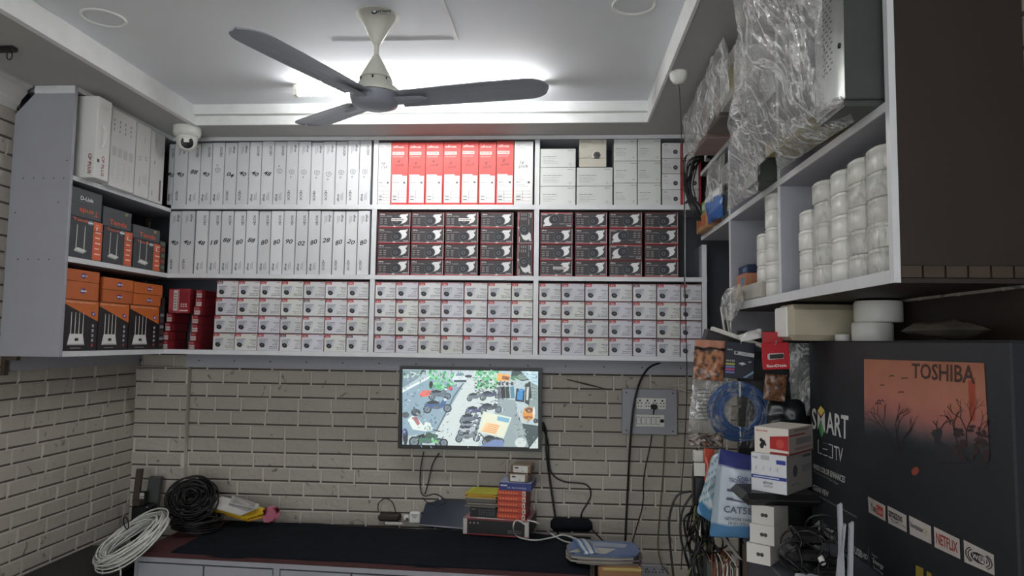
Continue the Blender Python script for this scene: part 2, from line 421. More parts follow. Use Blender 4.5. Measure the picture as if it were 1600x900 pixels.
for k, a in enumerate(angs):
    R = .64 if k < 2 else .56
    if k < 2: R = (V3((tips[k].x, tips[k].y, 0))-V3((FX, FY, 0))).length
    U = V3((math.cos(a), math.sin(a), 0)); Vv = V3((-math.sin(a), math.cos(a), 0)); zc = zf(157)
    out = []; N = 44
    prof = []
    for i in range(N+1):
        t = i/N; r = .10+(R-.10)*t
        w = .068+.012*min(1, t*1.6)
        if t > .86: w *= math.sqrt(max(0, 1-((t-.86)/.14)**2))*.92+.08
        prof.append((r, w))
    m = MB(); vs = []; th = .004
    for (r, w) in prof:
        for s in (-1, -.5, 0, .5, 1):
            tilt = -s*w*.12+ .006*(1-s*s)+ (zf(150)-zc)*((r-.1)/(R-.1))
            for dz in (0, th): vs.append(V3((FX, FY, zc+tilt+dz))+U*r+Vv*(s*w))
    fs = []
    S = 10
    for i in range(N):
        for j in range(4):
            a0 = i*S+j*2; fs.append((a0, a0+2, a0+S+2, a0+S)); fs.append((a0+1, a0+S+1, a0+S+3, a0+3))
        fs.append((i*S, i*S+S, i*S+S+1, i*S+1)); fs.append((i*S+8, i*S+9, i*S+S+9, i*S+S+8))
    fs.append((0, 1, 3, 5, 7, 9, 8, 6, 4, 2)); fs.append(tuple(N*S+q for q in (0, 2, 4, 6, 8, 9, 7, 5, 3, 1)))
    m.add(vs, fs, 'fan_blade', smooth=False)
    bl = m.build('blade', root)
    m = MB(); vs = []
    for i in range(9):
        t = i/8; r = .055+.16*t; w = .036*(1-.35*t) if t < .8 else .036*.72*math.sqrt(max(.02, 1-((t-.8)/.2)**2))
        for s in (-1, -.6, .6, 1): vs.append(V3((FX, FY, zc-.005-(.006 if abs(s) < .8 else 0)+(zf(150)-zc)*max(0, (r-.1)/(R-.1))))+U*r+Vv*(s*w)+V3((0, 0, -s*w*.16)))
    m.add(vs, [(i*4+j, i*4+j+1, i*4+j+5, i*4+j+4) for i in range(8) for j in range(3)], 'fan_blade', smooth=True)
    m.build('bracket', bl)
# dome camera on the ceiling border
c = at(293, 199, z=ZC); k_ = c.y/F
root = empty('dome_camera', c, 'white dome security camera on the ceiling in the left corner', 'security camera')
MB().lathe([(21.5*k_, -.0005), (21.5*k_, -9*k_), (20.5*k_, -14*k_), (16*k_, -17*k_), (.0, -17*k_)], 'plastic', 28, c).build('base', root)
b = c+V3((0, 0, -22*k_))
m = MB(); m.lathe([(15*k_, 8*k_), (16.5*k_, 2*k_), (15.5*k_, -6*k_), (12*k_, -13*k_), (6*k_, -17*k_), (.0, -18*k_)], 'plastic', 28, b); bd = m.build('eyeball', root)
d = (EYE-b).normalized(); m = MB(); q = b+V3((.002, 0, -.012))
m.lathe([(10.5*k_, .03), (11.5*k_, .048), (10*k_, .052), (9.5*k_, .046)], 'plastic', 24, q, d); m.lathe([(9.6*k_, .046), (6*k_, .05), (0, .053)], 'black', 24, q, d); m.build('lens', bd)
# cup shaped holder on the right border with a hanging wire
c = at(1060, 113, z=ZC); k_ = c.y/F
root = empty('ceiling_rose', c, 'small white cup-shaped ceiling rose with a thin wire hanging from it', 'ceiling rose')
MB().lathe([(14*k_, -.0005), (14*k_, -5*k_), (12.5*k_, -11*k_), (8*k_, -17*k_), (.0, -19*k_)], 'plastic', 24, c).build('cup', root)
P = [c+V3((0, 0, -19*k_))]+[at(x, y, y=c.y+dy) for x, y, dy in ((1062, 150, 0), (1064, 200, 0), (1069, 300, 0), (1069, 420, 0), (1072, 520, 0), (1073, 620, 0), (1068, 720, 0), (1062, 800, 0), (1066, 850, .0), (1064, 890, .02))]
m = MB(); m.tube(smooth_path(P, 4), .0022, 'rubber', 5); m.build('wire', root)
# small black hook with loop at the far left
c = at(5, 73, z=ZC); root = empty('ceiling_hook', c, 'black ceiling hook with a loop at the far left of the ceiling border', 'hook')
m = MB(); m.box(c.x-.09, c.x+.055, c.y-.018, c.y+.018, c.z-.022, c.z-.0005, 'rubber', bev=.006); m.build('mount', root)
m = MB(); cc = c+V3((.03, 0, -.022)); m.tube([cc+V3((math.sin(t)*.012, 0, -.016+math.cos(t)*.018)) for t in [i*2*PI/12 for i in range(12)]], .0025, 'rubber', 6, closed=True); m.build('loop', root)
# ------------------------------------------------------------------ wall cabinets
ZB0, ZB1 = 1.446, 1.472; ZM0, ZM1 = 1.893, 1.918; ZU0, ZU1 = 2.303, 2.330; ZT0 = 2.712
SF = 4.0                              # front of the back-wall shelves
XF = -2.30; YN = 3.13                 # front and near end of the left cabinet
root = empty('wall_shelf_unit', (-.7, YB, ZB0), 'long three-tier laminate shelf unit across the back wall, full of cartons', 'shelf unit')
def board(name, x0, x1, y0, y1, z0, z1, r, edge=True):
    m = MB(); m.box(x0, x1, y0+(.004 if edge else 0), y1, z0, z1, 'laminate')
    if edge: m.box(x0, x1, y0, y0+.004, z0, z1, 'edge')
    return m.build(name, r)
board('shelf_board', XF, .835, SF, YB-.01, ZB0, ZB1, root)
board('shelf_board', XF, .835, SF, YB-.01, ZM0, ZM1, root)
board('shelf_board', XF, 1.10, SF, YB-.01, ZU0, ZU1, root)
board('top_board', XF, 1.10, SF-.01, YB-.01, ZT0, ZC-.001, root)
for x in (-1.086, -.139):
    for z0, z1 in ((ZB1, ZM0), (ZM1, ZU0), (ZU1, ZT0)): board('divider', x, x+.028, SF+.002, YB-.012, z0, z1, root)
for z0, z1 in ((ZB1, ZM0), (ZM1, ZU0-.2)): board('end_panel', .808, .834, SF+.002, YB-.012, z0, z1, root)
MB().box(XL+.03, 1.1, YB-.022, YB-.012, ZB0, ZT0, 'laminate_dark').build('back_sheet', root)  # dark sheet standing in for the deep shade of the open back
m = MB(); m.box(XF+.02, .83, YB-.05, YB-.03, ZB0-.085, ZB0-.0005, 'laminate')
for k in range(14): x = XF+.1+k*.225; m.lathe([(0, 0), (.004, 0), (.004, .002), (0, .003)], 'black', 8, (x, YB-.05, ZB0-.045), (0, -1, 0))
m.build('hanging_rail', root)
root = empty('wall_cabinet', (XL, YN, ZB0), 'grey laminate corner cabinet on the left wall holding routers and white cartons', 'cabinet')
m = MB()  # side panel, cut off round the cornice
P = [(XL+.008, ZB0), (XF, ZB0), (XF, ZC-.001), (XL+.115, ZC-.001), (XL+.1, ZC-.04), (XL+.008, ZC-.14)]
n = len(P); m.add([(x, YN, z) for x, z in P]+[(x, YN+.02, z) for x, z in P], [tuple(range(n)), tuple(range(n, 2*n))[::-1]]+[(i, n+i, n+(i+1) % n, (i+1) % n) for i in range(n)], 'laminate')
for x, z in [(XL+.07+.05*k, 2.285) for k in range(5)]+[(XL+.07+.05*k, 1.9) for k in range(4)]+[(XF-.05, 2.17), (XF-.02, 2.37), (XL+.04, 2.12)]:
    m.lathe([(0, 0), (.003, 0), (.003, .001), (0, .001)], 'black', 8, (x, YN, z), (0, -1, 0))
m.box(XL+.1, XF+.0, YN-.004, YN, ZC-.04, ZC-.002, 'edge')
m.build('side_panel', root)
for nm, z0, z1 in (('shelf_board', ZB0, ZB1), ('shelf_board', ZM0, ZM1), ('shelf_board', ZU0-.02, ZU1-.025), ('top_board', ZT0, ZC-.001)):
    m = MB(); m.box(XL+.012, XF-.004, YN+.021, YB-.05, z0, z1, 'laminate'); m.box(XF-.004, XF, YN+.021, SF-.001, z0, z1, 'edge'); m.build(nm, root)
MB().box(XL+.012, XL+.018, YN+.021, YB-.05, ZB1, ZT0, 'laminate_dark').build('back_sheet', root)
m = MB(); m.box(XL+.012, XL+.03, YN+.05, YB-.06, ZB0-.07, ZB0-.0005, 'laminate'); m.build('hanging_rail', root)
m = MB(); m.box(XL+.014, XL+.034, YN+.005, YN+.03, ZB0-.09, ZB0-.0005, 'brown2'); m.box(XL+.034, XL+.09, YN+.005, YN+.03, ZB0-.02, ZB0-.0005, 'brown2'); m.build('bracket', root)
# right cabinet
RXF = .80; RYN = 1.73
root = empty('wall_cabinet', (XR, RYN, 1.70), 'open laminate wall cabinet on the right with a dark brown end panel', 'cabinet')
XB = XR-.012
m = MB(); m.box(RXF+.016, XB, RYN, RYN+.02, 1.742, ZC-.002, 'brown')
for k in range(6): m.box(RXF+.018+k*.052, RXF+.065+k*.052, RYN-.001, RYN+.019, 1.713, 1.741, 'brown2')
m.build('end_panel', root)
MB().box(RXF, RXF+.016, RYN-.002, RYN+.02, 1.70, ZC-.002, 'edge').build('edge_strip', root)
def rboard(name, y0, y1, z0, z1):
    m = MB(); m.box(RXF+.004, XB, y0, y1, z0, z1, 'laminate'); m.box(RXF, RXF+.004, y0, y1, z0, z1, 'edge'); return m.build(name, root)
m = MB(); m.box(RXF+.004, XB, RYN+.021, 3.34, 1.712, 1.732, 'laminate'); m.box(RXF, RXF+.004, RYN+.021, 3.34, 1.700, 1.732, 'edge'); m.box(RXF+.004, XB, RYN+.001, 3.34, 1.700, 1.711, 'brown'); m.build('shelf_board', root)
rboard('shelf_board', RYN+.021, 3.985, 2.125, 2.148); rboard('shelf_board', 2.62, 3.985, 2.49, 2.512)
for y, z0, z1 in ((2.585, 1.733, 2.124), (3.32, 1.733, 2.124), (3.32, 2.149, 2.489), (2.585, 2.149, ZC-.002)):
    m = MB(); m.box(RXF+.004, XB, y, y+.02, z0, z1, 'laminate'); m.box(RXF-.0, RXF+.004, y, y+.02, z0, z1, 'edge'); m.build('divider', root)
m = MB(); m.box(RXF+.004, XB, 3.32, 3.34, 1.45, 1.699, 'laminate'); m.box(RXF, RXF+.004, 3.32, 3.34, 1.45, 1.699, 'edge'); m.build('divider', root)
MB().box(XB, XB+.006, RYN+.021, 3.985, 1.733, ZC-.002, 'laminate').build('back_sheet', root)
# ------------------------------------------------------------------ cartons on the back shelves
def lines(mb, fr, x0, x1, y, n, dy, h, col, off=.0012, rnd=random, mt='print', left=True):
    for i in range(n):
        w = (x1-x0)*rnd.uniform(.55, 1)
        a = x0 if left else x1-w
        # broken into words
        x = a
        while x < a+w-h:
            ww = min(rnd.uniform(2.5, 8)*h, a+w-x); mb.rect(fr, x, x+ww, y-i*dy, y-i*dy+h, off, mt, col); x += ww+h*.9
def carton(w, d, h, col, mt='print', gap=.0014, bev=.0012):
    m = MB(); m.box(gap, w-gap, 0, d, .0003, h-.0006, mt, col, bev=bev); return m
# -- dome camera carton
def dome_carton(variant):
    rnd = random.Random(variant); w, h, d = .1245, .0995, .2
    tint = [(214, 215, 216), (208, 208, 216), (214, 216, 211)][variant % 3]
    m = carton(w, d, h, tint)
    red = (176, 44, 52) if variant < 3 else (96, 70, 78)
    fr = FRONT; o = .0006
    m.rect(fr, .001, w-.001, h-.004, h-.0012, o, 'print', (150, 60, 64))
    m.rect(fr, .001, .003, .002, h-.002, o, 'print', (150, 70, 74))
    # drawn camera
    m.poly(fr, [(.012, .066), (.058, .070), (.062, .064), (.053, .034), (.032, .020), (.016, .026)], o, 'print', (170, 173, 182))
    m.poly(fr, [(.012, .066), (.058, .070), (.059, .067), (.012, .063)], o*1.5, 'print', (150, 152, 158))
    m.poly(fr, [(.053, .060), (.058, .062), (.050, .034), (.046, .036)], o*1.5, 'print', (214, 216, 220))
    m.ell(fr, .030, .032, .0155, .0130, o*2, 'print', (24, 26, 30), 16, -.5)
    m.ell(fr, .0305, .033, .006, .0045, o*3, 'print', (84, 88, 96), 10, -.5)
    m.text(fr, 'HDCVI', .103, .062, .006, o, 'print', (50, 50, 56), bold=True, w=.034); m.text(fr, 'CAMERA', .107, .0545, .005, o, 'print', (70, 70, 76), w=.025)
    lines(m, fr, .084, .119, .042, 2, .008, .0026, (110, 110, 120), o, rnd, left=False)
    lines(m, fr, .064, .119, .0225, 2, .009, .003, (105, 105, 116), o, rnd, left=False)
    lines(m, fr, .092, .119, h-.0105, 1, .009, .003, (110, 100, 106), o, rnd, left=False)
    o_ = m.build('camera_carton', local=True); tag(o_, 'white dome camera carton', 'carton')
    t = MB(); t.rect(fr, .004, .037, h-.0185, h-.0045, o*2, 'print', red); t.text(fr, 'alhua', .0205, h-.0115, .0075, o*3, 'print', (236, 226, 226), bold=True)
    t.build('logo_label', o_, local=True)
    return Kind(o_)
DK = [dome_carton(i) for i in range(4)]
def lerp_edges(top, bot, k): return [a+(b-a)*k/3 for a, b in zip(top, bot)]
rowz = [ZB1+i*.1025 for i in range(4)]
rowpy = {3: 449, 2: 479, 1: 507, 0: 535}
BAYS = [('left', [337.9, 371.6, 405.4, 439.1, 473.6, 507.8, 542.2, 575.8], [331, 365, 400.7, 435.8, 470.4, 505.5, 540, 574.5]),
        ('middle', [584.6, 618, 653.5, 689, 725, 762, 799, 834], [584, 617.2, 652.6, 687.8, 723, 760, 797.5, 833.4]),
        ('right', [841.8, 876.9, 913.8, 950.8, 988.5, 1026, 1063.5, 1100.8], [841.6, 877, 914, 951.2, 988.5, 1025.8, 1063, 1100.5])]
RN = ['bottom', 'second', 'third', 'top']
rnd = random.Random(11)
for bay, top, bot in BAYS:
    for r in range(4):
        e = lerp_edges(bot, top, r)
        for c in range(7):
            x0 = at(e[c], rowpy[r], y=SF+.002).x; x1 = at(e[c+1], rowpy[r], y=SF+.002).x
            x0 = max(x0, {'left': -2.4, 'middle': -1.057, 'right': -.110}[bay]); x1 = min(x1, {'left': -1.0875, 'middle': -.1405, 'right': .807}[bay])
            w = x1-x0; v = rnd.choice((0, 0, 1, 1, 2, 0, 1, 2, 3)) if not (bay == 'middle' and r == 1 and c == 0) else 3
            s = (w-.0015)/.1245
            DK[v].put((x0+.0007, SF+.004+rnd.uniform(0, .008), rowz[r]), (0, 0, 0), (s, 1, 1),
                      'white dome camera carton, %s of stack %s in lower %s bay' % (('lowest', 'second up', 'second down', 'topmost')[r], ('one', 'two', 'three', 'four', 'five', 'six', 'seven')[c], bay),
                      'white dome camera cartons on the lowest shelf')
# -- bullet camera carton
def bullet_carton(flip=False, sticker=False, upright=False):
    rnd = random.Random(5); w, h, d = .186, .0915, .2
    m = carton(w, d, h, (56, 52, 54))
    fr = FRONT
    if flip: fr = (V3((w, 0, h)), V3((-1, 0, 0)), V3((0, 0, -1)), V3((0, -1, 0)))
    o = .0006
    m.rect(fr, .001, w-.001, .001, .007, o, 'print', (168, 40, 48)); m.rect(fr, .001, w-.001, .0065, .008, o*2, 'print', (200, 190, 190))
    for x in (.001, w-.0028): m.rect(fr, x, x+.0018, .001, h-.001, o*2, 'print', (150, 44, 50))
    m.rect(fr, w-.0052, w-.0032, .008, h-.003, o*2, 'print', (210, 205, 205))
    m.rect(fr, .001, w-.001, h-.0035, h-.001, o*2, 'print', (140, 44, 48))
    m.ell(fr, w*.5, .0045, .009, .007, o*2, 'print', (214, 204, 200), 14, 0, 0, PI)
    # camera picture
    m.poly(fr, [(.112, .060), (.128, .078), (.165, .080), (.160, .066), (.168, .052), (.160, .036), (.150, .030), (.132, .022)], o, 'print', (226, 226, 226))
    m.poly(fr, [(.158, .080), (.172, .084), (.168, .070), (.162, .066)], o*1.5, 'print', (206, 206, 208))
    m.ell(fr, .108, .040, .031, .028, o*2, 'print', (104, 106, 110), 20, .5); m.ell(fr, .107, .041, .028, .0255, o*3, 'print', (40, 42, 46), 20, .5)
    m.ell(fr, .104, .040, .012, .011, o*4, 'print', (96, 98, 104), 12); m.ell(fr, .104, .040, .006, .006, o*5, 'print', (20, 20, 24), 10)
    m.text(fr, 'alhua', .022, .079, .0075, o*2, 'print', (230, 226, 226), bold=True, w=.028)
    m.text(fr, 'BULLET CAMERA', .043, .067, .005, o*2, 'print', (190, 188, 190), w=.07)
    for i in range(3):
        for x in (.010, .034): m.rect(fr, x, x+.016, .050-i*.012, .0525-i*.012, o*2, 'print', (170, 168, 170)); m.rect(fr, x, x+.012, .046-i*.012, .0475-i*.012, o*2, 'print', (120, 118, 120))
    m.rect(fr, .146, .176, .012, .016, o*2, 'print', (190, 188, 190)); m.rect(fr, .008, .05, .012, .014, o*2, 'print', (150, 148, 150))
    ob = m.build('camera_carton', local=True); tag(ob, 'black and red bullet camera carton', 'carton')
    if sticker:
        t = MB(); t.rect(fr, .075, .155, .040, .055, o*6, 'print', (226, 222, 218))
        for i in range(9): t.rect(fr, .080+i*.0075, .0845+i*.0075, .044, .051, o*7, 'print', (60, 50, 50))
        t.build('sticker', ob, local=True)
    return Kind(ob)
BK = bullet_carton(); BKF = bullet_carton(flip=True); BKS = bullet_carton(sticker=True)
bcols = {'middle': [(590, 640.4), (642, 693.4), (695, 747), (750.5, 802)], 'right': [(844.2, 894.8), (898.6, 948.6), (952, 1003.5), (1007.5, 1060)]}
for bay in bcols:
    for r in range(4):
        for c in range(4):
            a, b = bcols[bay][c]; x0 = at(a, 380, y=SF).x; x1 = at(b, 380, y=SF).x
            k = BK; extra = ''
            if bay == 'right' and (r, c) in ((3, 0), (2, 2), (1, 2)): k = BKF; extra = 'upside-down '
            if (bay, r, c) in (('middle', 3, 0), ('middle', 3, 2), ('right', 0, 0)): k = BKS; extra = 'stickered '
            k.put((x0, SF+.003+rnd.uniform(0, .006), ZM1+r*.0925), (0, 0, 0), ((x1-x0)/.186, 1, 1),
                  '%sblack bullet camera carton, %s of stack %s in middle-shelf %s bay' % (extra, ('lowest', 'second up', 'second down', 'topmost')[r], ('one', 'two', 'three', 'four')[c], bay), 'black and red bullet camera cartons')
for i, (y0, lb) in enumerate(((ZM1, 'lower'), (ZM1+.1865, 'upper'))):
    x1 = at(834, 380, y=SF).x-.004
    BK.put((x1-.0925, SF+.004, y0+.186), (0, PI/2, 0), (1, 1, 1), 'black bullet camera carton standing on end, %s of the two beside the divider' % lb, 'black and red bullet camera cartons')
# -- recorder cartons (white spines)
def dvr(top_brand, note, circ, w=.068, h=.352, name='recorder_carton'):
    rnd = random.Random(note+str(circ)); d = .24; m = carton(w, d, h, (214, 216, 218)); fr = FRONT; o = .0006
    def block(fr2):
        pass
    if top_brand: fb = fr
    else: fb = (V3((w, 0, h)), V3((-1, 0, 0)), V3((0, 0, -1)), V3((0, -1, 0)))
    m.text(fb, 'alhua', w*.74, h*.885, .014, o, 'print', (40, 40, 44), -PI/2, bold=True, w=.042)
    for q in range(3): m.rect(fb, w*(.42-.0*q)+q*.006-.008, w*.42+q*.006-.0055, h*(.80+.02*q), h*.925, o, 'print', (150, 150, 156))
    m.text(fb, 'HDCVI', w*.30, h*.15, .015, o, 'print', (40, 40, 44), -PI/2, bold=True, w=.056)
    m.rect(fr, .001, .0018, .003, h-.003, o, 'print', (176, 178, 182)); m.rect(fr, w-.002, w-.0012, .003, h-.003, o, 'print', (120, 122, 128))
    tilt = rnd.uniform(-.5, .3)
    if circ:
        cx, cy = w*.48, h*(.50+rnd.uniform(-.02, .06)); N = 14
        P = [(cx+math.cos(t)*.015*(1+.15*math.sin(3*t)), cy+math.sin(t)*.013) for t in [i*2*PI/N for i in range(N+2)]]
        m.line(fr, P, .0022, o, 'print', (40, 40, 44)); m.text(fr, note[0], cx, cy, .012, o, 'print', (60, 60, 66), tilt)
        q = rnd.choice((-.03, .03)); P = [(cx-.004+math.cos(t)*.0035, cy+q+math.sin(t)*.0045) for t in [i*2*PI/8 for i in range(9)]]; m.line(fr, P, .002, o, 'print', (50, 50, 54))
    else:
        m.text(fr, note, w*.5, h*(.52+rnd.uniform(-.04, .03)), .027, o, 'print', (22, 22, 26), tilt, bold=True, slant=.3, w=.042)
    return m, d
def put_dvr(px0, px1, pyt, pyb, zb, top_brand, note, circ, label, group, py=270, lean=0):
    x0 = at(px0, py, y=SF+.01).x; x1 = at(px1, py, y=SF+.01).x; w = x1-x0-.0008
    h = at(px0, pyt, y=SF+.01).z-zb
    m, d = dvr(top_brand, note, circ, w, h); o = m.build('recorder_carton', local=True)
    o.location = (x0, SF+.006+rnd.uniform(0, .012), zb+.0003); tag(o, label, 'carton', group); return o
E1 = [255.5, 271.4, 292.6, 312.3, 330.8, 350.2, 369.8, 388.8, 408, 427.7, 447, 466, 485.5, 504.8, 524, 542.3, 561, 579.8]
T1 = [225, 224.5, 223.5, 223, 223, 223, 222, 222, 221, 221.5, 221, 221.5, 222, 221.5, 221, 219.5, 219.5]
B1 = [0, 1, 0, 0, 0, 1, 1, 0, 0, 0, 1, 1, 1, 1, 0, 1, 0]
N1 = ['40', '40', '88', '40', '4', '04', '40', '40', '48', '6', '8', '8', '8', '9', '8', '8', '8']
for i in range(17):
    x0 = max(E1[i], 262.5)
    put_dvr(x0, E1[i+1], T1[i], 320, ZU1, B1[i], N1[i], i in (4,) or i > 8, 'white recorder carton on end, %s from the left on the top shelf' % ORD[i], 'white recorder cartons on the top shelf')
E2 = [(262.3, 281.3), (281.5, 303.6), (305, 324.8), (325.2, 344), (344.6, 363.6), (364, 383), (383.4, 402.4), (402.8, 422), (422.4, 442), (442.4, 461.2), (461.6, 480.5), (481, 500), (500.4, 519), (519.4, 538.6), (539, 557.8), (558.4, 577.5)]
B2 = [1, 1]+[0]*10+[1]*4; N2 = ['40', '40', '48', '18', '88', '80', '88', '80', '80', '90', '02', '80', '28', '80', '20', '80']
for i, (a, b) in enumerate(E2):
    put_dvr(a, b, 329.5, 430, ZM1, B2[i], N2[i], False, 'white recorder carton on end, %s from the left on the middle shelf' % ORD[i], 'white recorder cartons on the middle shelf', py=380)
# -- red and white network recorder cartons
RE = [583.6, 611, 638, 664.8, 692.6, 720.6, 748, 775.4, 803, 833.2]
RT = [219.5, 219, 219, 218.8, 218.5, 217.5, 218.5, 217.2, 217.5]
RNOTE = ['16 DVR', '4 NVR', '4 NVR', '4 NVR', '8 NVR', '8 NVR', '8 NVR', '8 NVR', '16 DVR']
for i in range(9):
    x0 = at(RE[i], 270, y=SF+.002).x; x1 = at(RE[i+1], 270, y=SF+.002).x; x0 = max(x0, -1.0575)
    if i == 8: x1 = min(x1, -.1405)
    w = x1-x0-.001; h = at(RE[i], RT[i], y=SF+.002).z-ZU1-.012
    white = i in (0, 8); fr = FRONT; o = .0006
    m = carton(w, .24, h, (222, 222, 222) if white else (214, 66, 62))
    if white:
        m.text(fr, 'alhua', w*.25, h*.93, .006, o, 'print', (90, 90, 96), bold=True)
        for q in range(3): m.rect(fr, w*(.62+.1*q), w*(.62+.1*q)+.004, h*.925, h*.94, o, 'print', (120, 120, 124))
        lines(m, fr, .012, w*.8, h*.90, 2, .007, .0018, (170, 170, 174), o)
    else:
        m.text(fr, 'alhua', w*.40, h*.925, .014, o, 'print', (246, 216, 210), bold=True, w=w*.62)
        m.rect(fr, w*.06, w*.74, h*.795, h*.845, o, 'print', (242, 206, 200)); m.text(fr, 'NETWORK', w*.40, h*.82, .0085, o*2, 'print', (196, 50, 52), bold=True, w=w*.58)
        m.text(fr, 'VIDEO RECORDER', w*.38, h*.765, .006, o, 'print', (244, 200, 196), w=w*.6)
        m.rect(fr, .001, .002, .002, h-.002, o, 'print', (240, 160, 154))
    a, b = RNOTE[i].split()
    yy = h*(.66 if i % 2 else .63)
    if w < .2:
        m.text(fr, a, w*.42, yy+.012, .019, o*3, 'print', (40, 30, 34), -.1, slant=.3); m.text(fr, b, w*.5, yy-.012, .0145, o*3, 'print', (40, 30, 34), .05, slant=.4, w=w*.48)
    ob = m.build('recorder_carton', local=True); ob.location = (x0, SF+.004, ZU1+.0003)
    tag(ob, ('white recorder carton marked 16 DVR, %s of the red row' % ('at the left end' if i == 0 else 'at the right end')) if white else 'red network recorder carton marked %s, %s red one from the left' % (RNOTE[i], ORD[i-1]), 'carton', 'network recorder cartons on the top shelf')
    t = MB(); yt = h*.47; P = [(w*.07, .012), (w*.93, .012), (w*.93, yt-.004), (w*.68, yt-.004), (w*.62, yt+.004), (w*.07, yt+.004)]
    t.poly(fr, P, o, 'print', (232, 232, 230))
    lines(t, fr, w*.12, w*.6, yt-.012, 3, .008, .0018, (150, 146, 150), o*2)
    lines(t, fr, w*.12, w*.5, yt-.045, 1, .008, .003, (110, 100, 104), o*2); t.rect(fr, w*.72, w*.84, yt-.05, yt-.038, o*2, 'print', (110, 104, 108))
    lines(t, fr, w*.12, w*.8, yt-.06, 2, .008, .0018, (160, 156, 160), o*2)
    for yy in (.022, .042, .062, .08): t.rect(fr, w*.1, w*.9, yy, yy+.0013, o*2, 'print', (130, 126, 130))
    t.rect(fr, w*.45, w*.47, .022, .08, o*2, 'print', (130, 126, 130)); t.rect(fr, w*.13, w*.36, .028, .033, o*2, 'print', (100, 96, 100)); t.rect(fr, w*.13, w*.36, .048, .053, o*2, 'print', (100, 96, 100))
    t.build('specification_label', ob, local=True)
# -- plain white cartons, right top bay
def plain_white(w, h, label, x, z, sq):
    m = carton(w, .22, h, (214, 217, 214)); fr = FRONT; o = .0006; r_ = random.Random(label)
    lines(m, fr, w*.08, w*.62, h*.55, 1, .009, .0035, (130, 134, 132), o, r_)
    lines(m, fr, w*.08, w*.55, h*.45, 4, .009, .0022, (160, 164, 162), o, r_)
    m.text(fr, 'alhua', w*.85, h*.9, .005, o, 'print', (90, 92, 92), bold=True, w=w*(.16 if not sq else .3))
    m.ell(fr, w*.84, h*.16, .008, .008, o, 'print', (196, 200, 197), 12)
    ob = m.build('accessory_carton', local=True); ob.location = (x, SF+.006, z); tag(ob, label, 'carton', 'plain white cartons in the top right bay'); return ob
def X(px, py=270): return at(px, py, y=SF+.004).x
cols = [('wide', 844, 900, [(.109, ), (.109, ), (.109, )], 'far left'), ('wide', 900.8, 958, [(.109, ), (.109, )], 'second')]
for nm, a, b, hs, w_ in cols:
    z = ZU1
    for r, hh in enumerate(hs):
        x0 = max(X(a), -.110)
        plain_white(X(b)-x0-.001, hh[0], 'wide plain white carton, %s in the %s stack of the top right bay' % (('lowest', 'second up', 'topmost')[r], w_), x0, z, False); z += hh[0]+.001
for nm, a, b in (('narrower pair left', 959, 996), ('narrower pair right', 996.3, 1033.2)):
    z = ZU1
    for r in range(3):
        plain_white(X(b)-X(a)-.001, .127, 'squarish plain white carton, %s in the %s stack' % (('lowest', 'middle', 'topmost')[r], nm), X(a), z, True); z += .128
# carton with a dome picture on top
w, h = .158, .160; m = carton(w, .2, h, (204, 200, 186)); fr = FRONT; o = .0006
m.rect(fr, .001, w-.001, h*.30, h*.33, o, 'print', (178, 172, 158)); m.ell(fr, .100, .070, .026, .026, o, 'print', (228, 226, 214), 20); m.ell(fr, .103, .070, .021, .020, o*2, 'print', (92, 92, 92), 18); m.ell(fr, .106, .068, .012, .012, o*3, 'print', (60, 62, 66), 14)
m.text(fr, 'DOME CAMERA', .04, h*.93, .006, o, 'print', (80, 80, 76)); m.text(fr, 'HD', .135, h*.93, .006, o, 'print', (80, 80, 76)); lines(m, fr, .012, .06, .125, 3, .008, .002, (150, 146, 136), o)
m.poly(fr, [(.0, .05), (.07, .062), (.07, .059), (.0, .046)], o*2, 'print', (150, 146, 136))
ob = m.build('camera_carton', local=True); ob.location = (X(904.5), SF+.004, ZU1+.221); tag(ob, 'cream carton with a round dome camera picture, sitting on plain white cartons', 'carton')
# small cartons with a red edge near the cables
def small_cam(x, z, w, h, label, turned=False):
    m = carton(w, .2, h, (206, 206, 206)); fr = FRONT; o = .0006
    m.ell(fr, w*.72, h*.4, .013, .013, o, 'print', (40, 42, 50), 14); m.ell(fr, w*.72, h*.4, .006, .006, o*2, 'print', (110, 112, 120), 10)
    m.text(fr, 'alhua', w*.2, h*.85, .006, o, 'print', (60, 60, 66), bold=True); lines(m, fr, w*.08, w*.5, h*.6, 3, .01, .002, (150, 150, 156), o)
    ob = m.build('camera_carton', local=True); ob.location = (x, SF+.006, z); tag(ob, label, 'carton', 'small camera cartons behind the hanging cables')
    t = MB(); t.box(w+.0005, w+.0125, .0, .18, .001, h-.001, 'print', (172, 40, 46)); t.build('red_flap', ob, local=True); return ob
for r in range(4): small_cam(X(1034.6), ZU1+r*.0905, .105, .0895, 'small white camera carton with red side, %s left of the hanging cables' % ('lowest', 'second up', 'second down', 'topmost')[r])
for r in range(4): small_cam(X(1067.5), ZU1+r*.0905, .088, .0895, 'small white camera carton with red side, %s behind the hanging cables' % ('lowest', 'second up', 'second down', 'topmost')[r])
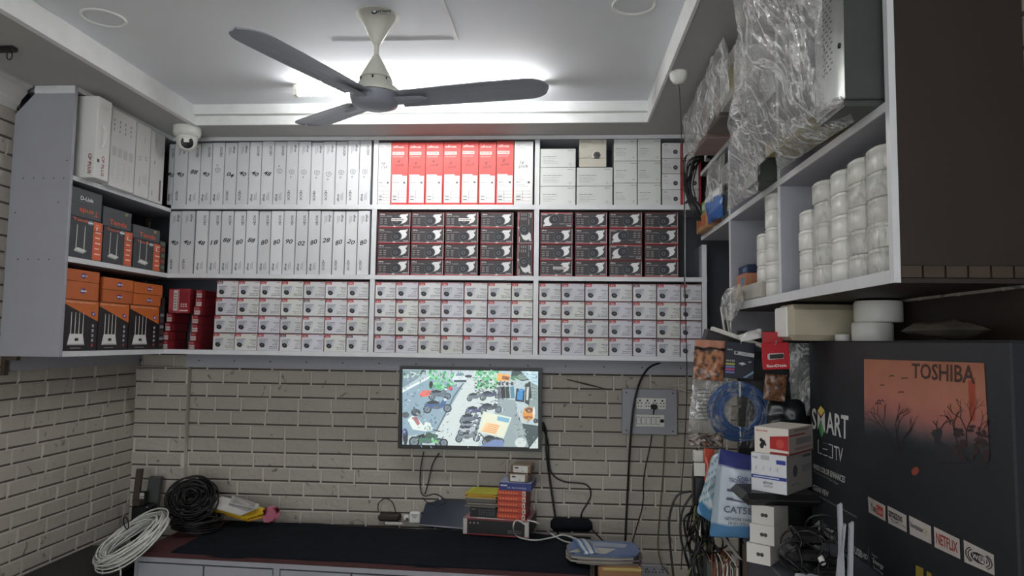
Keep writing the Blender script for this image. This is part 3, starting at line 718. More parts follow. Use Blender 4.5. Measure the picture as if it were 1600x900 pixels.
# -- maroon boxes, lower left
def maroon(px0, px1, py0, py1, label, z=None, h=None):
    a = at(px0, py1, y=SF+.02); b = at(px1, py0, y=SF+.02); w = b.x-a.x; z = a.z if z is None else z; h = h or b.z-a.z
    m = carton(w, .2, h, (138, 34, 44)); fr = FRONT; o = .0006
    m.rect(fr, w*.10, w*.97, h*.08, h*.55, o, 'print', (196, 186, 182)); m.rect(fr, 0.001, .005, 0.002, h-.002, o, 'print', (190, 130, 130))
    for i in range(11): x = w*.14+i*w*.074; m.rect(fr, x, x+w*.045, h*(.18+.06*(i % 3)), h*(.38+.05*(i % 2)), o*2, 'print', (120, 108, 110))
    for i in range(6): x = w*.3+i*w*.085; m.rect(fr, x, x+w*.035, h*.70, h*.84, o, 'print', (206, 150, 150))
    ob = m.build('component_carton', local=True); ob.location = (a.x, SF+.008+rnd.uniform(0, .01), z); tag(ob, label, 'carton', 'maroon component cartons on the lowest shelf'); return ob
z = ZB1
for r, (a, b) in enumerate(((254.5, 290), (255.5, 290.5), (257, 291.5), (259.5, 294.5))):
    maroon(a, b, 0, 540, 'flat maroon carton with pale label, %s in the left maroon stack' % ('lowest', 'second up', 'third up', 'fourth up')[r], z, .0515); z += .053
# upright one
a = at(264, 484, y=SF+.03); w, h = .13, .145; m = carton(w, .18, h, (146, 38, 48)); fr = FRONT; o = .0006
m.rect(fr, .004, .028, .02, h-.006, o, 'print', (170, 70, 76)); m.rect(fr, .031, .056, .014, h-.008, o, 'print', (206, 198, 194)); m.rect(fr, .060, .064, .002, h-.002, o, 'print', (214, 170, 166)); m.rect(fr, .07, .12, .03, h-.02, o, 'print', (128, 26, 38))
for i in range(3):
    for j in range(2): m.rect(fr, .076+i*.014, .086+i*.014, .036+j*.013, .045+j*.013, o*2, 'print', (206, 170, 168))
for i in range(6): m.rect(fr, .036, .05, .03+i*.016, .038+i*.016, o*2, 'print', (130, 118, 120))
m.rect(fr, .07, .12, .012, .02, o*2, 'print', (220, 200, 196))
ob = m.build('component_carton', local=True); ob.location = (a.x, SF+.02, ZB1+.2125); tag(ob, 'squarish maroon carton standing on the left stack of flat maroon cartons', 'carton', 'maroon component cartons on the lowest shelf')
z = ZB1
for r, (a, b) in enumerate(((296, 330.5), (297.5, 332), (298.5, 333), (299.5, 334.5), (302, 337), (303, 337.4), (303.5, 337.6))):
    maroon(a, b, 0, 540, 'flat maroon carton with pale label, %s in the right maroon stack' % ('lowest', 'second up', 'third up', 'fourth up', 'fifth up', 'sixth up', 'topmost')[r], z, .0495); z += .0505
# ------------------------------------------------------------------ left cabinet contents: fronts lie along the cabinet front, x = XF
def side_frame(y0, z0, x=XF-.004): return (V3((x, y0, z0)), V3((0, 1, 0)), V3((0, 0, 1)), V3((1, 0, 0)))
def side_box(name, px0, px1, pym, zb, zt, depth, col, label, cat, group=None, x=XF-.004, mt='print'):
    y0 = at(px0, pym, x=x).y; y1 = at(px1, pym, x=x).y; y1 = min(y1, 3.995)
    m = MB(); m.box(x-depth, x, y0+.0008, y1-.0008, zb+.0004, zt, mt, col, bev=.0015); return m, y0, y1, side_frame(y0, zb, x), y1-y0, zt-zb
# orange and black router cartons
ZL2 = ZU1-.025
for k, (a, b) in enumerate(((99, 152.5), (153.5, 200.5), (201.5, 247.5))):
    m, y0, y1, fr, w, h = side_box('router_carton', a, b, 510, ZB1, ZB1+.245, .2, (34, 30, 32), '', 'carton'); o = .0006
    m.poly(fr, [(.001, h-.002), (w-.001, h-.002), (w-.001, h-.10), (.001, h-.022)], o, 'print', (196, 104, 44))
    m.text(fr, 'Wireless N High Performance', w*.46, h-.012, .008, o*2, 'print', (246, 232, 216), w=w*.86)
    m.ell(fr, w*.84, h*.78-.01, .018, .010, o*2, 'print', (60, 62, 140), 12, -.3); m.ell(fr, w*.84, h*.78-.01, .008, .005, o*3, 'print', (200, 200, 230), 8, -.3)
    m.poly(fr, [(w*.12, .028), (w*.62, .028), (w*.56, .082), (w*.18, .082)], o, 'print', (226, 226, 224)); m.poly(fr, [(w*.12, .028), (w*.62, .028), (w*.62, .034), (w*.12, .034)], o*2, 'print', (170, 170, 170))
    for q in range(4): x = w*(.19+q*.115); m.poly(fr, [(x, .08), (x+.0065, .08), (x+.0055, .185), (x+.0015, .185)], o*2, 'print', (226, 224, 220))
    m.ell(fr, w*.36, .055, .010, .008, o*3, 'print', (40, 40, 46), 10); m.ell(fr, w*.41, .055, .006, .008, o*3, 'print', (40, 40, 46), 10); m.rect(fr, w*.22, w*.52, .012, .016, o, 'print', (150, 146, 140))
    for q in range(5): m.rect(fr, w*.82, w*.88, .02+q*.024, .034+q*.024, o, 'print', (176, 178, 190) if q else (170, 60, 60))
    ob = m.build('router_carton', O=(XF-.1, y0, ZB1)); tag(ob, 'black and orange router carton with four antennas, %s in the lowest left shelf' % ('nearest of three', 'middle of three', 'farthest of three')[k], 'carton', 'black and orange router cartons')
    zz = ZB1+.246
    hs = ((.088, .056), (.065, .062), (.062, .062))[k]
    for r in range(2):
        a2, b2 = ((101, 155.5), (162, 209), (210, 255))[k]
        m, y0, y1, fr, w, h = side_box('router_carton', a2, b2, 440, zz, zz+hs[r], .2, (190, 100, 48), '', 'carton', x=XF-.004)
        m.ell(fr, w*.52, h*.5, .020, .013, o, 'print', (52, 56, 140), 14, .1); m.ell(fr, w*.5, h*.5, .009, .006, o*2, 'print', (206, 206, 232), 8); m.rect(fr, w*.45, w*.62, h*.46, h*.54, o*3, 'print', (220, 220, 240)); m.ell(fr, w*.56, h*.68, .007, .004, o*2, 'print', (190, 60, 70), 8)
        ob = m.build('router_carton', O=(XF-.1, y0, zz)); tag(ob, 'orange router carton lying flat, %s, %s' % (('nearest pair', 'middle pair', 'farthest pair')[k], 'upper one' if r else 'lower one'), 'carton', 'orange router cartons lying flat'); zz += hs[r]+.001
# dark router cartons with orange stripe
yt = [2.17, 2.16, 2.14]
for k, (a, b) in enumerate(((106.5, 160), (161, 207.5), (209, 253))):
    top = at(a, (345, 350, 356)[k], x=XF).z; top = (2.115, 2.105, 2.08)[k]
    m, y0, y1, fr, w, h = side_box('router_carton', a, b, 380, ZM1, top, .2, (62, 64, 68), '', 'carton'); o = .0006
    m.text(fr, 'Tenda', w*.34, h-.012, .015, o, 'print', (222, 96, 60), bold=True, w=w*.5)
    m.ell(fr, w*.60, h-.016, .020, .012, o*2, 'print', (104, 140, 160), 12, .2); m.rect(fr, w*.53, w*.68, h-.02, h-.012, o*3, 'print', (220, 230, 236))
    m.rect(fr, w*.70, w*.97, .004, h-.004, o, 'print', (214, 98, 62)); m.rect(fr, w*.70, w*.97, h-.052, h-.049, o*3, 'print', (60, 50, 50))
    for q in range(5): m.rect(fr, w*.76, w*(.93-.03*(q % 2)), .03+q*.027, .037+q*.027, o*2, 'print', (246, 206, 186))
    m.rect(fr, w*.78, w*.82, h-.045, h-.03, o*2, 'print', (250, 226, 210)); lines(m, fr, w*.75, w*.93, h-.02, 2, .01, .002, (250, 220, 200), o*2)
    m.poly(fr, [(w*.16, .038), (w*.42, .030), (w*.52, .042), (w*.27, .052)], o, 'print', (226, 226, 222)); m.poly(fr, [(w*.16, .038), (w*.42, .030), (w*.52, .042), (w*.52, .037), (w*.42, .024), (w*.16, .031)], o*2, 'print', (180, 180, 178))
    for q in (.20, .43): m.poly(fr, [(w*q, .045), (w*q+.006, .045), (w*(q+.01)+.005, .16), (w*(q+.01)+.001, .16)], o*2, 'print', (222, 222, 218))
    ob = m.build('router_carton', O=(XF-.1, y0, ZM1)); tag(ob, 'dark grey router carton with orange side stripe, %s on the middle left shelf' % ('nearest of three', 'middle of three', 'farthest of three')[k], 'carton', 'dark router cartons with orange stripe')
    zt = (2.255, 2.205, 2.155)[k]
    m, y0, y1, fr, w, h = side_box('router_carton', a+1, b-1, 330, top+.001, zt, .2, (78, 80, 84), '', 'carton')
    if k == 0:
        m.text(fr, 'Tenda', w*.6, .033, .026, o, 'print', (222, 92, 56), PI, bold=True, w=w*.6); m.rect(fr, .002, w-.002, .066, .068, o, 'print', (54, 56, 60)); m.text(fr, 'D-Link', w*.52, .095, .019, o, 'print', (236, 238, 236), bold=True, w=w*.4)
    else: m.text(fr, 'Tenda', w*.52, .028, .026, o, 'print', (222, 92, 56), bold=True, w=w*.62)
    if k: m.ell(fr, w*.8, h-.014, .016, .009, o*2, 'print', (150, 140, 90), 10, .3)
    ob = m.build('router_carton', O=(XF-.1, y0, top)); tag(ob, ('grey carton printed D-Link above an upside-down orange Tenda, topmost at the near end', 'grey carton printed Tenda in orange, on top of the middle striped router carton', 'grey carton printed Tenda in orange, on top of the farthest striped router carton')[k], 'carton', 'dark router cartons with orange stripe')
m, y0, y1, fr, w, h = side_box('p', 249.6, 259, 380, ZM1, 2.10, .18, (58, 48, 48), '', 'carton')
for q in range(5): m.rect(fr, w*.1, w*.9, .02+q*.034, .04+q*.034, .0006, 'print', (140, 70, 60) if q % 2 else (90, 110, 90))
tag(m.build('accessory_carton', O=(XF-.1, y0, ZM1)), 'thin dark carton squeezed in the corner beside the last striped router carton', 'carton')
# top shelf: tall white cartons
def tall_white(px0, px1, zb, pyt, label, proud, detail):
    x = XF+proud; m = MB(); y0 = at(px0, 220, x=x).y; y1 = min(at(px1, 220, x=x).y, 3.99); zt = at((px0+px1)/2, pyt, x=x).z; zt = min(zt, ZT0-.005)
    m.box(x-.24, x, y0+.001, y1-.001, zb+.0005, zt, 'print', (218, 218, 214), bev=.002); fr = side_frame(y0, zb, x); w = y1-y0; h = zt-zb; o = .0006
    detail(m, fr, w, h, o); ob = m.build('recorder_carton', O=(x-.12, y0, zb)); tag(ob, label, 'carton', 'tall white cartons on the top left shelf'); return ob, y0, zt, fr, w, h
def d1(m, fr, w, h, o):
    m.text(fr, 'CP PLUS', w*.55, h*.17, .02, o, 'print', (150, 36, 44), -PI/2, bold=True, w=.10); lines(m, fr, w*.2, w*.9, h*.9, 2, .012, .002, (170, 170, 168), o)
    m.rect((fr[0], fr[1], fr[2], fr[3]), w*.15, w*.3, h*.2, h*.24, o, 'print', (60, 60, 60))
ZL3 = ZU1-.025
ob, y0, zt, fr, w, h = tall_white(150, 172.5, ZL3, 150, 'large white carton with carry handle and red CP PLUS print at the near end', .07, d1)
m = MB(); hx = XF+.07; m.tube(smooth_path([(hx+.002, y0+w*.38, ZL3+h*.66), (hx+.014, y0+w*.42, ZL3+h*.60), (hx+.016, y0+w*.42, ZL3+h*.46), (hx+.002, y0+w*.38, ZL3+h*.38)], 4), .004, 'plastic', 6); m.build('handle', ob)
m = MB(); ff = (V3((hx-.24, y0, ZL3)), V3((1, 0, 0)), V3((0, 0, 1)), V3((0, -1, 0))); m.text(ff, 'CP PLUS', .215, h*.17, .016, .0016, 'print', (150, 36, 44), -PI/2, bold=True, w=.10); m.build('side_print', ob)
def d2(m, fr, w, h, o):
    for c in range(4):
        for r in range(3): m.rect(fr, w*(.10+.22*c), w*(.12+.22*c)+.002, h*(.72+.06*r), h*(.755+.06*r), o, 'print', (110, 110, 112))
        m.rect(fr, w*(.08+.22*c), w*(.24+.22*c), h*.40, h*.52, o, 'print', (196, 196, 194))
        lines(m, fr, w*(.08+.22*c), w*(.22+.22*c), h*.33, 9, .011, .0018, (170, 170, 170), o)
def d3(m, fr, w, h, o):
    m.line(fr, [(w*.3+math.cos(t)*.009, h*.52+math.sin(t)*.012) for t in [i*PI/4 for i in range(9)]], .002, o, 'print', (40, 40, 44)); m.line(fr, [(w*.72+math.cos(t)*.010, h*.55+math.sin(t)*.011) for t in [i*PI/4 for i in range(9)]], .002, o, 'print', (40, 40, 44))
    m.text(fr, 'HDCVI', w*.6, h*.8, .008, o, 'print', (70, 70, 74), -PI/2); m.text(fr, 'CP PLUS', w*.35, h*.2, .01, o, 'print', (120, 60, 66), -PI/2); lines(m, fr, w*.55, w*.9, h*.3, 5, .01, .002, (160, 150, 140), o)
def d4(m, fr, w, h, o):
    m.text(fr, '3', w*.3, h*.56, .02, o, 'print', (30, 30, 34), slant=.3, bold=True); m.text(fr, 'HDCVI', w*.35, h*.85, .01, o, 'print', (70, 70, 74), -PI/2); m.text(fr, 'alhua', w*.2, h*.12, .01, o, 'print', (60, 60, 66), PI/2, bold=True)
    m.rect(fr, w*.70, w*.82, h*.04, h*.34, o, 'print', (120, 100, 104)); m.text(fr, 'RECORDER', w*.82, h*.75, .007, o, 'print', (80, 80, 84), -PI/2)
tall_white(173, 212.5, ZL3, 172, 'wide tall white carton covered with small printed specification columns', .03, d2)
tall_white(213, 236, ZL3, 195, 'tall cream-white carton with two hand-drawn circles on the top left shelf', .02, d3)
tall_white(236.5, 258.5, ZL3, 207, 'tall white carton with handwritten 3, farthest on the top left shelf', .01, d4)
m, y0, y1, fr, w, h = side_box('p', 248.5, 256.5, 510, ZB1, ZB1+.30, .18, (40, 38, 42), '', 'carton')
for q in range(6): m.rect(fr, w*.15, w*.85, .02+q*.034, .036+q*.034, .0006, 'print', (150, 150, 156) if q % 2 else (96, 70, 60))
tag(m.build('accessory_carton', O=(XF-.1, y0, ZB1)), 'thin dark carton in the corner beside the farthest orange-topped router carton', 'carton')
# ------------------------------------------------------------------ helpers for flat prints located on a real plane
from mathutils import noise
def pmap(s, ox, oy, **pl): return lambda u, v: at(ox+u/s, oy+v/s, **pl)
def ppoly(m, fn, pts, off, N, mt, col, cols=None): m.add([fn(*p)+N*off for p in pts], [tuple(range(len(pts)))], mt, col, cols=cols)
def pline(m, fn, pts, w, off, N, mt, col):
    for a, b in zip(pts, pts[1:]):
        dx, dy = b[0]-a[0], b[1]-a[1]; l = math.hypot(dx, dy) or 1; nx, ny = -dy/l*w/2, dx/l*w/2
        ppoly(m, fn, [(a[0]+nx, a[1]+ny), (a[0]-nx, a[1]-ny), (b[0]-nx, b[1]-ny), (b[0]+nx, b[1]+ny)], off, N, mt, col)
def pell(m, fn, cx, cy, rx, ry, off, N, mt, col, n=16, rot=0):
    c, d = math.cos(rot), math.sin(rot)
    ppoly(m, fn, [(cx+math.cos(t)*rx*c-math.sin(t)*ry*d, cy+math.cos(t)*rx*d+math.sin(t)*ry*c) for t in [2*PI*k/n for k in range(n)]], off, N, mt, col)
def qtext(m, fn, t, quad, off, N, mt, col, bold=False):
    v, f, asp = glyphs(t, bold); P = [fn(*q)+N*off for q in quad]   # tl, tr, br, bl
    m.add([(P[0]*(1-(x+.5))+P[1]*(x+.5))*(y+.5)+(P[3]*(1-(x+.5))+P[2]*(x+.5))*(.5-y) for x, y in v], f, mt, col)
def pillow(m, quad, th, mt, cf=None, nu=14, nv=14, crump=.004, freq=20, seed=0, front_only=False, sag=0):
    A, B, C, D = [V3(q) for q in quad]; N = (B-A).cross(D-A).normalized()
    if N.dot(EYE-A) < 0: N = -N
    for side in (1, -1):
        vs = []; cols = []
        for j in range(nv+1):
            for i in range(nu+1):
                u, v = i/nu, j/nv; p = (A*(1-u)+B*u)*(1-v)+(D*(1-u)+C*u)*v
                e = (math.sin(PI*u)*math.sin(PI*v))**.45 if 0 < i < nu and 0 < j < nv else 0
                q = noise.noise_vector(p*freq+V3((seed, 0, side*3)))
                e2 = min(1, e*1.6)
                vs.append(p+N*(side*th*.5*e)+(q*crump*(.4+e2) if side == 1 or True else q)*(1 if e else 0)+N*(noise.noise(p*freq*.5+V3((0, seed, 0)))*crump*1.5*e2)); cols.append(cf(u, v) if cf else (255, 255, 255))
        m.add(vs, [(j*(nu+1)+i, j*(nu+1)+i+1, (j+1)*(nu+1)+i+1, (j+1)*(nu+1)+i) for j in range(nv) for i in range(nu)], mt, (255, 255, 255), True, cols)
        if front_only: break
    return m
NB = V3((0, -1, 0)); NRt = V3((-1, 0, 0))
# ------------------------------------------------------------------ television on the back wall
TY = 4.185
def tv(px, py, y=TY): return at(px, py, y=y)
a = tv(624.5, 572); b = tv(846, 706)
root = empty('television', ((a.x+b.x)/2, TY+.03, b.z), 'black wall-mounted television showing a street full of parked motorcycles', 'television')
m = MB(); m.box(a.x+.02, b.x-.02, TY+.02, YB-.012, b.z+.05, a.z-.05, 'black', bev=.01); m.build('back_cover', root)
s0 = tv(629, 577); s1 = tv(841, 699.5); m = MB()
for q in ((a.x, b.x, s0.z, a.z), (a.x, b.x, b.z, s1.z), (a.x, s0.x, s1.z, s0.z), (s1.x, b.x, s1.z, s0.z)): m.box(q[0], q[1], TY, TY+.022, q[2], q[3], 'black')
m.build('bezel', root)
m = MB(); fn = pmap(5.293, 600, 550, y=TY+.006); L = [0]
def sp(pts, col, cols=None):
    L[0] += 1; m.add([fn(*p)+NB*(.00001*L[0]) for p in pts], [tuple(range(len(pts)))], 'screen', col, cols=cols)
def se(cx, cy, rx, ry, col, rot=0, n=14):
    c, d = math.cos(rot), math.sin(rot); sp([(cx+math.cos(t)*rx*c-math.sin(t)*ry*d, cy+math.cos(t)*rx*d+math.sin(t)*ry*c) for t in [2*PI*k/n for k in range(n)]], col)
def sring(cx, cy, r, col, hub=(112, 126, 134)): se(cx, cy, r, r*1.02, col); se(cx, cy, r*.72, r*.74, hub); se(cx, cy, r*.2, r*.2, (90, 95, 100))
X0, X1, Y0, Y1 = 152, 1275, 142, 796
sp([(X0, Y1), (X1, Y1), (X1, Y0), (X0, Y0)], (172, 190, 194))
sp([(X0, 340), (395, 190), (640, 300), (560, 450), (430, 660), (X0, 700)], (136, 162, 176))         # road
sp([(X0, 150), (345, 150), (345, 175), (X0, 300)], (120, 144, 154)); sp([(X0, 315), (400, 188), (408, 200), (X0, 336)], (220, 232, 232))
sp([(640, 300), (750, 150), (940, 150), (980, 420), (760, 796), (470, 796), (440, 650)], (196, 208, 206))       # brick footway
sp([(950, 380), (1080, 400), (1200, 796), (820, 796)], (142, 158, 160)); sp([(1080, 440), (1190, 600), (1200, 700), (1160, 640)], (180, 190, 190))
sp([(1140, 590), (1275, 610), (1275, 796), (1200, 796)], (60, 76, 78)); sp([(1070, 640), (1160, 650), (1180, 690), (1090, 690)], (150, 162, 160)); se(1130, 750, 48, 42, (196, 206, 204))
rs = random.Random(3)
for k in range(16):
    for j in range(9):
        x = 660+j*24-k*14*.4; y = 300+k*30; t = (x-640)/400
        if 470 < x < 900 and y < 780: sp([(x, y), (x+17, y+2), (x+15, y+5), (x-2, y+3)], (176, 190, 190))
sp([(652, 255), (662, 258), (590, 360), (440, 655), (430, 650), (578, 355)], (96, 110, 116))     # kerb
# greenery, top
for k in range(150):
    x = rs.choice((rs.uniform(380, 570), rs.uniform(760, 940))); y = rs.uniform(150, 300); g = rs.random()
    se(x, y, rs.uniform(8, 22), rs.uniform(6, 15), (int(50+90*g), int(130+90*g), int(90+70*g)), rs.uniform(0, 3), 6)
for k in range(40):
    x = rs.uniform(X0+6, 340); se(x, rs.uniform(152, 200)+(340-x)*.12, rs.uniform(6, 16), rs.uniform(6, 14), rs.choice(((50, 70, 66), (110, 150, 130), (180, 200, 200))), 0, 6)
for k in range(60): se(rs.uniform(740, 940), rs.uniform(230, 340), rs.uniform(5, 14), rs.uniform(4, 10), rs.choice(((44, 60, 60), (84, 110, 92), (150, 166, 160))), 0, 6)
se(390, 270, 16, 30, (30, 36, 40)); se(550, 300, 18, 16, (206, 70, 90))
# white car
sp([(568, 215), (600, 165), (660, 160), (688, 210), (684, 250), (575, 252)], (206, 220, 222)); sp([(602, 172), (655, 168), (668, 196), (592, 200)], (120, 150, 160)); sp([(578, 232), (682, 230), (682, 250), (580, 250)], (60, 80, 90)); se(700, 185, 36, 40, (186, 200, 204)); se(700, 200, 30, 12, (60, 70, 76))
# scooters and motorcycles
sp([(285, 355), (330, 315), (400, 320), (380, 360), (330, 372)], (226, 112, 100))
def bike(cx, cy, s, body, dark=(40, 46, 54)):
    sring(cx-70*s, cy+28*s, 30*s, dark); sring(cx+75*s, cy+22*s, 30*s, dark)
    sp([(cx-95*s, cy-8*s), (cx-40*s, cy-30*s), (cx+20*s, cy-12*s), (cx+50*s, cy-52*s), (cx+70*s, cy-45*s), (cx+58*s, cy+10*s), (cx+5*s, cy+28*s), (cx-50*s, cy+22*s)], body)
    sp([(cx-80*s, cy-22*s), (cx-30*s, cy-38*s), (cx+20*s, cy-24*s), (cx+10*s, cy-12*s), (cx-60*s, cy-8*s)], dark)
    sp([(cx+36*s, cy-66*s), (cx+80*s, cy-56*s), (cx+78*s, cy-50*s), (cx+34*s, cy-60*s)], dark); se(cx+58*s, cy-40*s, 12*s, 10*s, (200, 214, 220)); se(cx-5*s, cy+16*s, 20*s, 12*s, (96, 104, 110))
bike(460, 345, .9, (96, 112, 124)); bike(440, 440, 1.15, (70, 96, 134)); bike(760, 365, .75, (110, 120, 126)); bike(880, 350, .8, (66, 76, 100)); bike(760, 480, .9, (84, 90, 130)); bike(880, 455, .9, (70, 78, 84)); bike(720, 545, .95, (100, 112, 124)); bike(715, 600, .9, (130, 140, 148))
sp([(195, 560), (235, 525), (290, 560), (330, 610), (345, 575), (385, 590), (405, 640), (345, 655), (240, 640)], (214, 226, 220)); sp([(230, 540), (275, 535), (300, 590), (280, 610)], (170, 112, 112)); se(370, 630, 34, 22, (196, 214, 206), .3); se(265, 500, 40, 30, (60, 70, 74)); se(180, 520, 30, 26, (84, 94, 98))
se(250, 480, 10, 30, (90, 100, 104)); se(290, 520, 34, 12, (120, 130, 132), .6); se(178, 700, 22, 70, (50, 56, 66)); se(170, 660, 16, 30, (90, 96, 140))
bike(365, 722, 1.25, (74, 118, 98), (34, 40, 44)); se(375, 690, 48, 26, (64, 92, 80), .2); se(420, 735, 34, 12, (120, 200, 120), .5); sring(495, 752, 36, (30, 34, 38)); sring(250, 742, 44, (40, 46, 50))
bike(690, 690, 1.0, (120, 130, 138)); bike(700, 640, .9, (170, 180, 186)); bike(900, 720, .9, (60, 66, 70))
# sign board
sp([(822, 488), (1058, 540), (990, 715), (772, 660)], (200, 214, 206)); sp([(832, 500), (1046, 548), (984, 702), (784, 650)], (216, 220, 196))
sp([(850, 582), (950, 598), (930, 682), (800, 655)], (232, 196, 150)); sp([(940, 530), (1040, 550), (1030, 585), (935, 565)], (120, 170, 196))
for k in range(5): sp([(870-k*12, 595+k*14), (960-k*8, 610+k*14), (958-k*8, 615+k*14), (868-k*12, 600+k*14)], (206, 150, 96))
sp([(778, 660), (786, 662), (745, 770), (738, 768)], (200, 206, 206)); sp([(800, 670), (860, 740), (852, 745), (790, 672)], (60, 60, 60)); sp([(790, 780), (920, 720), (990, 735), (985, 796), (780, 796)], (112, 130, 172))
# shops and people, right
sp([(940, 175), (1045, 190), (1040, 240), (930, 235)], (226, 170, 90)); sp([(980, 195), (1040, 205), (1035, 232), (975, 225)], (150, 96, 60)); sp([(1060, 150), (1200, 160), (1210, 230), (1140, 240), (1050, 200)], (50, 70, 66)); se(1150, 205, 50, 26, (120, 146, 136)); se(1080, 215, 34, 20, (80, 130, 96))
sp([(1120, 145), (1275, 142), (1275, 280), (1220, 250)], (176, 206, 216)); sp([(1220, 250), (1275, 285), (1275, 590), (1240, 560), (1190, 440)], (130, 150, 146)); sp([(1125, 145), (1215, 150), (1212, 180)], (214, 230, 236))
for k in range(8): sp([(1222, 180+k*28), (1268, 190+k*28), (1268, 194+k*28), (1222, 184+k*28)], (84, 110, 110))
for x, c in ((955, (92, 96, 106)), (985, (24, 26, 32)), (1020, (40, 52, 44)), (1060, (76, 130, 150)), (1200, (30, 34, 36))): sp([(x-18, 290), (x+14, 282), (x+22, 380), (x-10, 385)], c); se(x, 262, 12, 16, (70, 56, 50))
sp([(1095, 300), (1165, 310), (1160, 415), (1085, 405)], (20, 30, 44)); sp([(1105, 325), (1152, 332), (1145, 400), (1100, 392)], (50, 134, 190)); se(1135, 315, 24, 14, (70, 140, 196)); sp([(1170, 260), (1215, 255), (1200, 440), (1165, 420)], (44, 52, 54)); sp([(1180, 290), (1200, 290), (1192, 400), (1176, 395)], (190, 196, 190))
se(1195, 510, 50, 58, (206, 140, 60)); se(1200, 480, 34, 22, (120, 76, 40)); se(1190, 540, 38, 12, (150, 90, 44)); se(1240, 500, 10, 50, (214, 214, 206)); se(1255, 570, 20, 20, (50, 50, 54))
sp([(1200, 796), (1275, 700), (1275, 796)], (190, 200, 196))
for k in range(520):      # fine clutter of the street scene
    x = rs.uniform(160, 1262); y = rs.uniform(150, 786)
    if not ((x < 560 and y > 330) or (660 < x < 1000) or x > 1080 or y < 330) or 815 < x < 1050 and 480 < y < 715: continue
    c = rs.choice(((34, 42, 48), (60, 74, 80), (206, 220, 222), (120, 138, 146), (84, 104, 112))); s = rs.uniform(2.5, 8); a_ = rs.uniform(0, 3)
    se(x, y, s*rs.uniform(1, 2.4), s*.5, c, a_, 5)
m.build('screen', root)
# ------------------------------------------------------------------ switchboards
def sboard(c, label, w, h, small=False):
    root = empty('switch_board', (c.x, YB, c.z-h/2), label, 'switchboard')
    Y = YB-.012; m = MB(); m.box(c.x-w/2, c.x+w/2, Y-.035, Y+.003, c.z-h/2, c.z+h/2, 'laminate', bev=.003)
    for sx in (-1, 1):
        for sz in (-1, 1): m.lathe([(0, 0), (.004, 0), (.004, .002), (0, .003)], 'black', 8, (c.x+sx*(w/2-.025), Y-.035, c.z+sz*(h/2-.022)), (0, -1, 0))
    m.build('board', root); Y -= .035
    if small: return root, Y
    return root, Y
c = (at(972, 608, y=4.23)+at(1058, 679, y=4.23))/2; w = at(1058, 640, y=4.23).x-at(972, 640, y=4.23).x; h = at(1000, 608, y=4.23).z-at(1000, 679, y=4.23).z
root, Y = sboard(c, 'grey switchboard with four sockets and five switches below the shelves', w, h)
def bp(px, py, yy=Y): return at(px, py, y=yy)
a = bp(994, 621.5); b = bp(1040.5, 639.5); MB().box(a.x, b.x, Y-.005, Y, b.z, a.z, 'plastic', bev=.002).build('socket_plate', root)
a2 = bp(993.5, 647.5); b2 = bp(1038, 667); MB().box(a2.x, b2.x, Y-.005, Y, b2.z, a2.z, 'plastic', bev=.002).build('switch_plate', root)
for k in range(4):
    x = a.x+(b.x-a.x)*(k+.5)/4; z = (a.z+b.z)/2; m = MB()
    for dx, dz, r in ((0, .017, .0055), (-.009, .002, .0038), (.009, .002, .0038), (-.008, -.016, .0035), (.008, -.016, .0035)): m.lathe([(0, 0), (r, 0), (r, .0008), (0, .0008)], 'black', 8, (x+dx, Y-.005, z+dz), (0, -1, 0))
    m.build('socket', root)
for k in range(5):
    x = a2.x+.014+k*.0285; z = (a2.z+b2.z)/2; m = MB(); m.obox((x-.009, Y-.005, z-.019), (.018, 0, 0), (0, -.008, -.0), (0, .003, .038), 'plastic'); m.box(x-.0115, x+.0115, Y-.0052, Y, z-.022, z+.022, 'metaldark'); m.build('switch', root)
m = MB(); m.lathe([(.011, 0), (.010, .010), (0, .011)], 'black', 14, (b2.x-.014, Y-.005, (a2.z+b2.z)/2), (0, -1, 0)); m.build('knob', root)
c = at(1022, 896, y=4.23); root, Y2 = sboard(c+V3((0, 0, -.02)), 'small grey socket board low on the wall behind the carton stool', .15, .13)
for dx in (-.04, .0, .04):
    m = MB()
    for ex, ez in ((0, .016), (-.009, 0), (.009, 0)): m.lathe([(0, 0), (.004, 0), (.004, .001), (0, .001)], 'black', 8, (c.x+dx+ex, Y2, c.z+.01+ez), (0, -1, 0))
    m.build('socket', root)
# ------------------------------------------------------------------ wall cables
def cable(pts, r, mt, label, cat='cable', name='power_cable', group=None, k=6):
    P = smooth_path([at(p[0], p[1], y=(p[2] if len(p) > 2 else 4.235)) for p in pts], k)
    m = MB(); m.tube(P, r, mt, 6); o = m.build(name, O=P[-1]); tag(o, label, cat, group); return o, P
o, P = cable([(1022, 638, 4.19), (1020, 655), (1017, 690), (1006, 745), (1004, 790), (990, 840), (988, 852, 4.2)], .0035, 'rubber', 'thin black cable plugged into the switchboard and hanging down', group=None)
p = bp(1021, 635, Y); m = MB(); m.box(p.x-.018, p.x+.018, Y-.036, Y-.0055, p.z-.014, p.z+.012, 'rubber', bev=.005); m.build('plug', o)
cable([(1110, 567), (1060, 566), (1022, 570, 4.22), (1003, 590, 4.2), (991, 630, 4.17), (985, 690, 4.18), (981, 760), (979, 800), (977, 845)], .0065, 'rubber', 'thick black cable curving from the right shelf post down past the switchboard')
cable([(848, 660, 4.22), (853, 675), (854, 710), (862, 770), (872, 835, 4.15)], .0065, 'rubber', 'thick black cable hanging from behind the television’s right edge'.replace('’s', ''))
cable([(846, 664, 4.2), (856, 690), (860, 735), (880, 752), (915, 757), (923, 775), (908, 805), (918, 820), (944, 847, 4.1)], .0045, 'rubber', 'bent black cable wandering from the television down to the magazines')
cable([(1039, 680), (1036, 740), (1031, 800), (1028, 850), (1033, 880, 4.2), (1045, 897, 4.2)], .004, 'greencable', 'pair of dull thin wires hanging below the right edge of the switchboard')
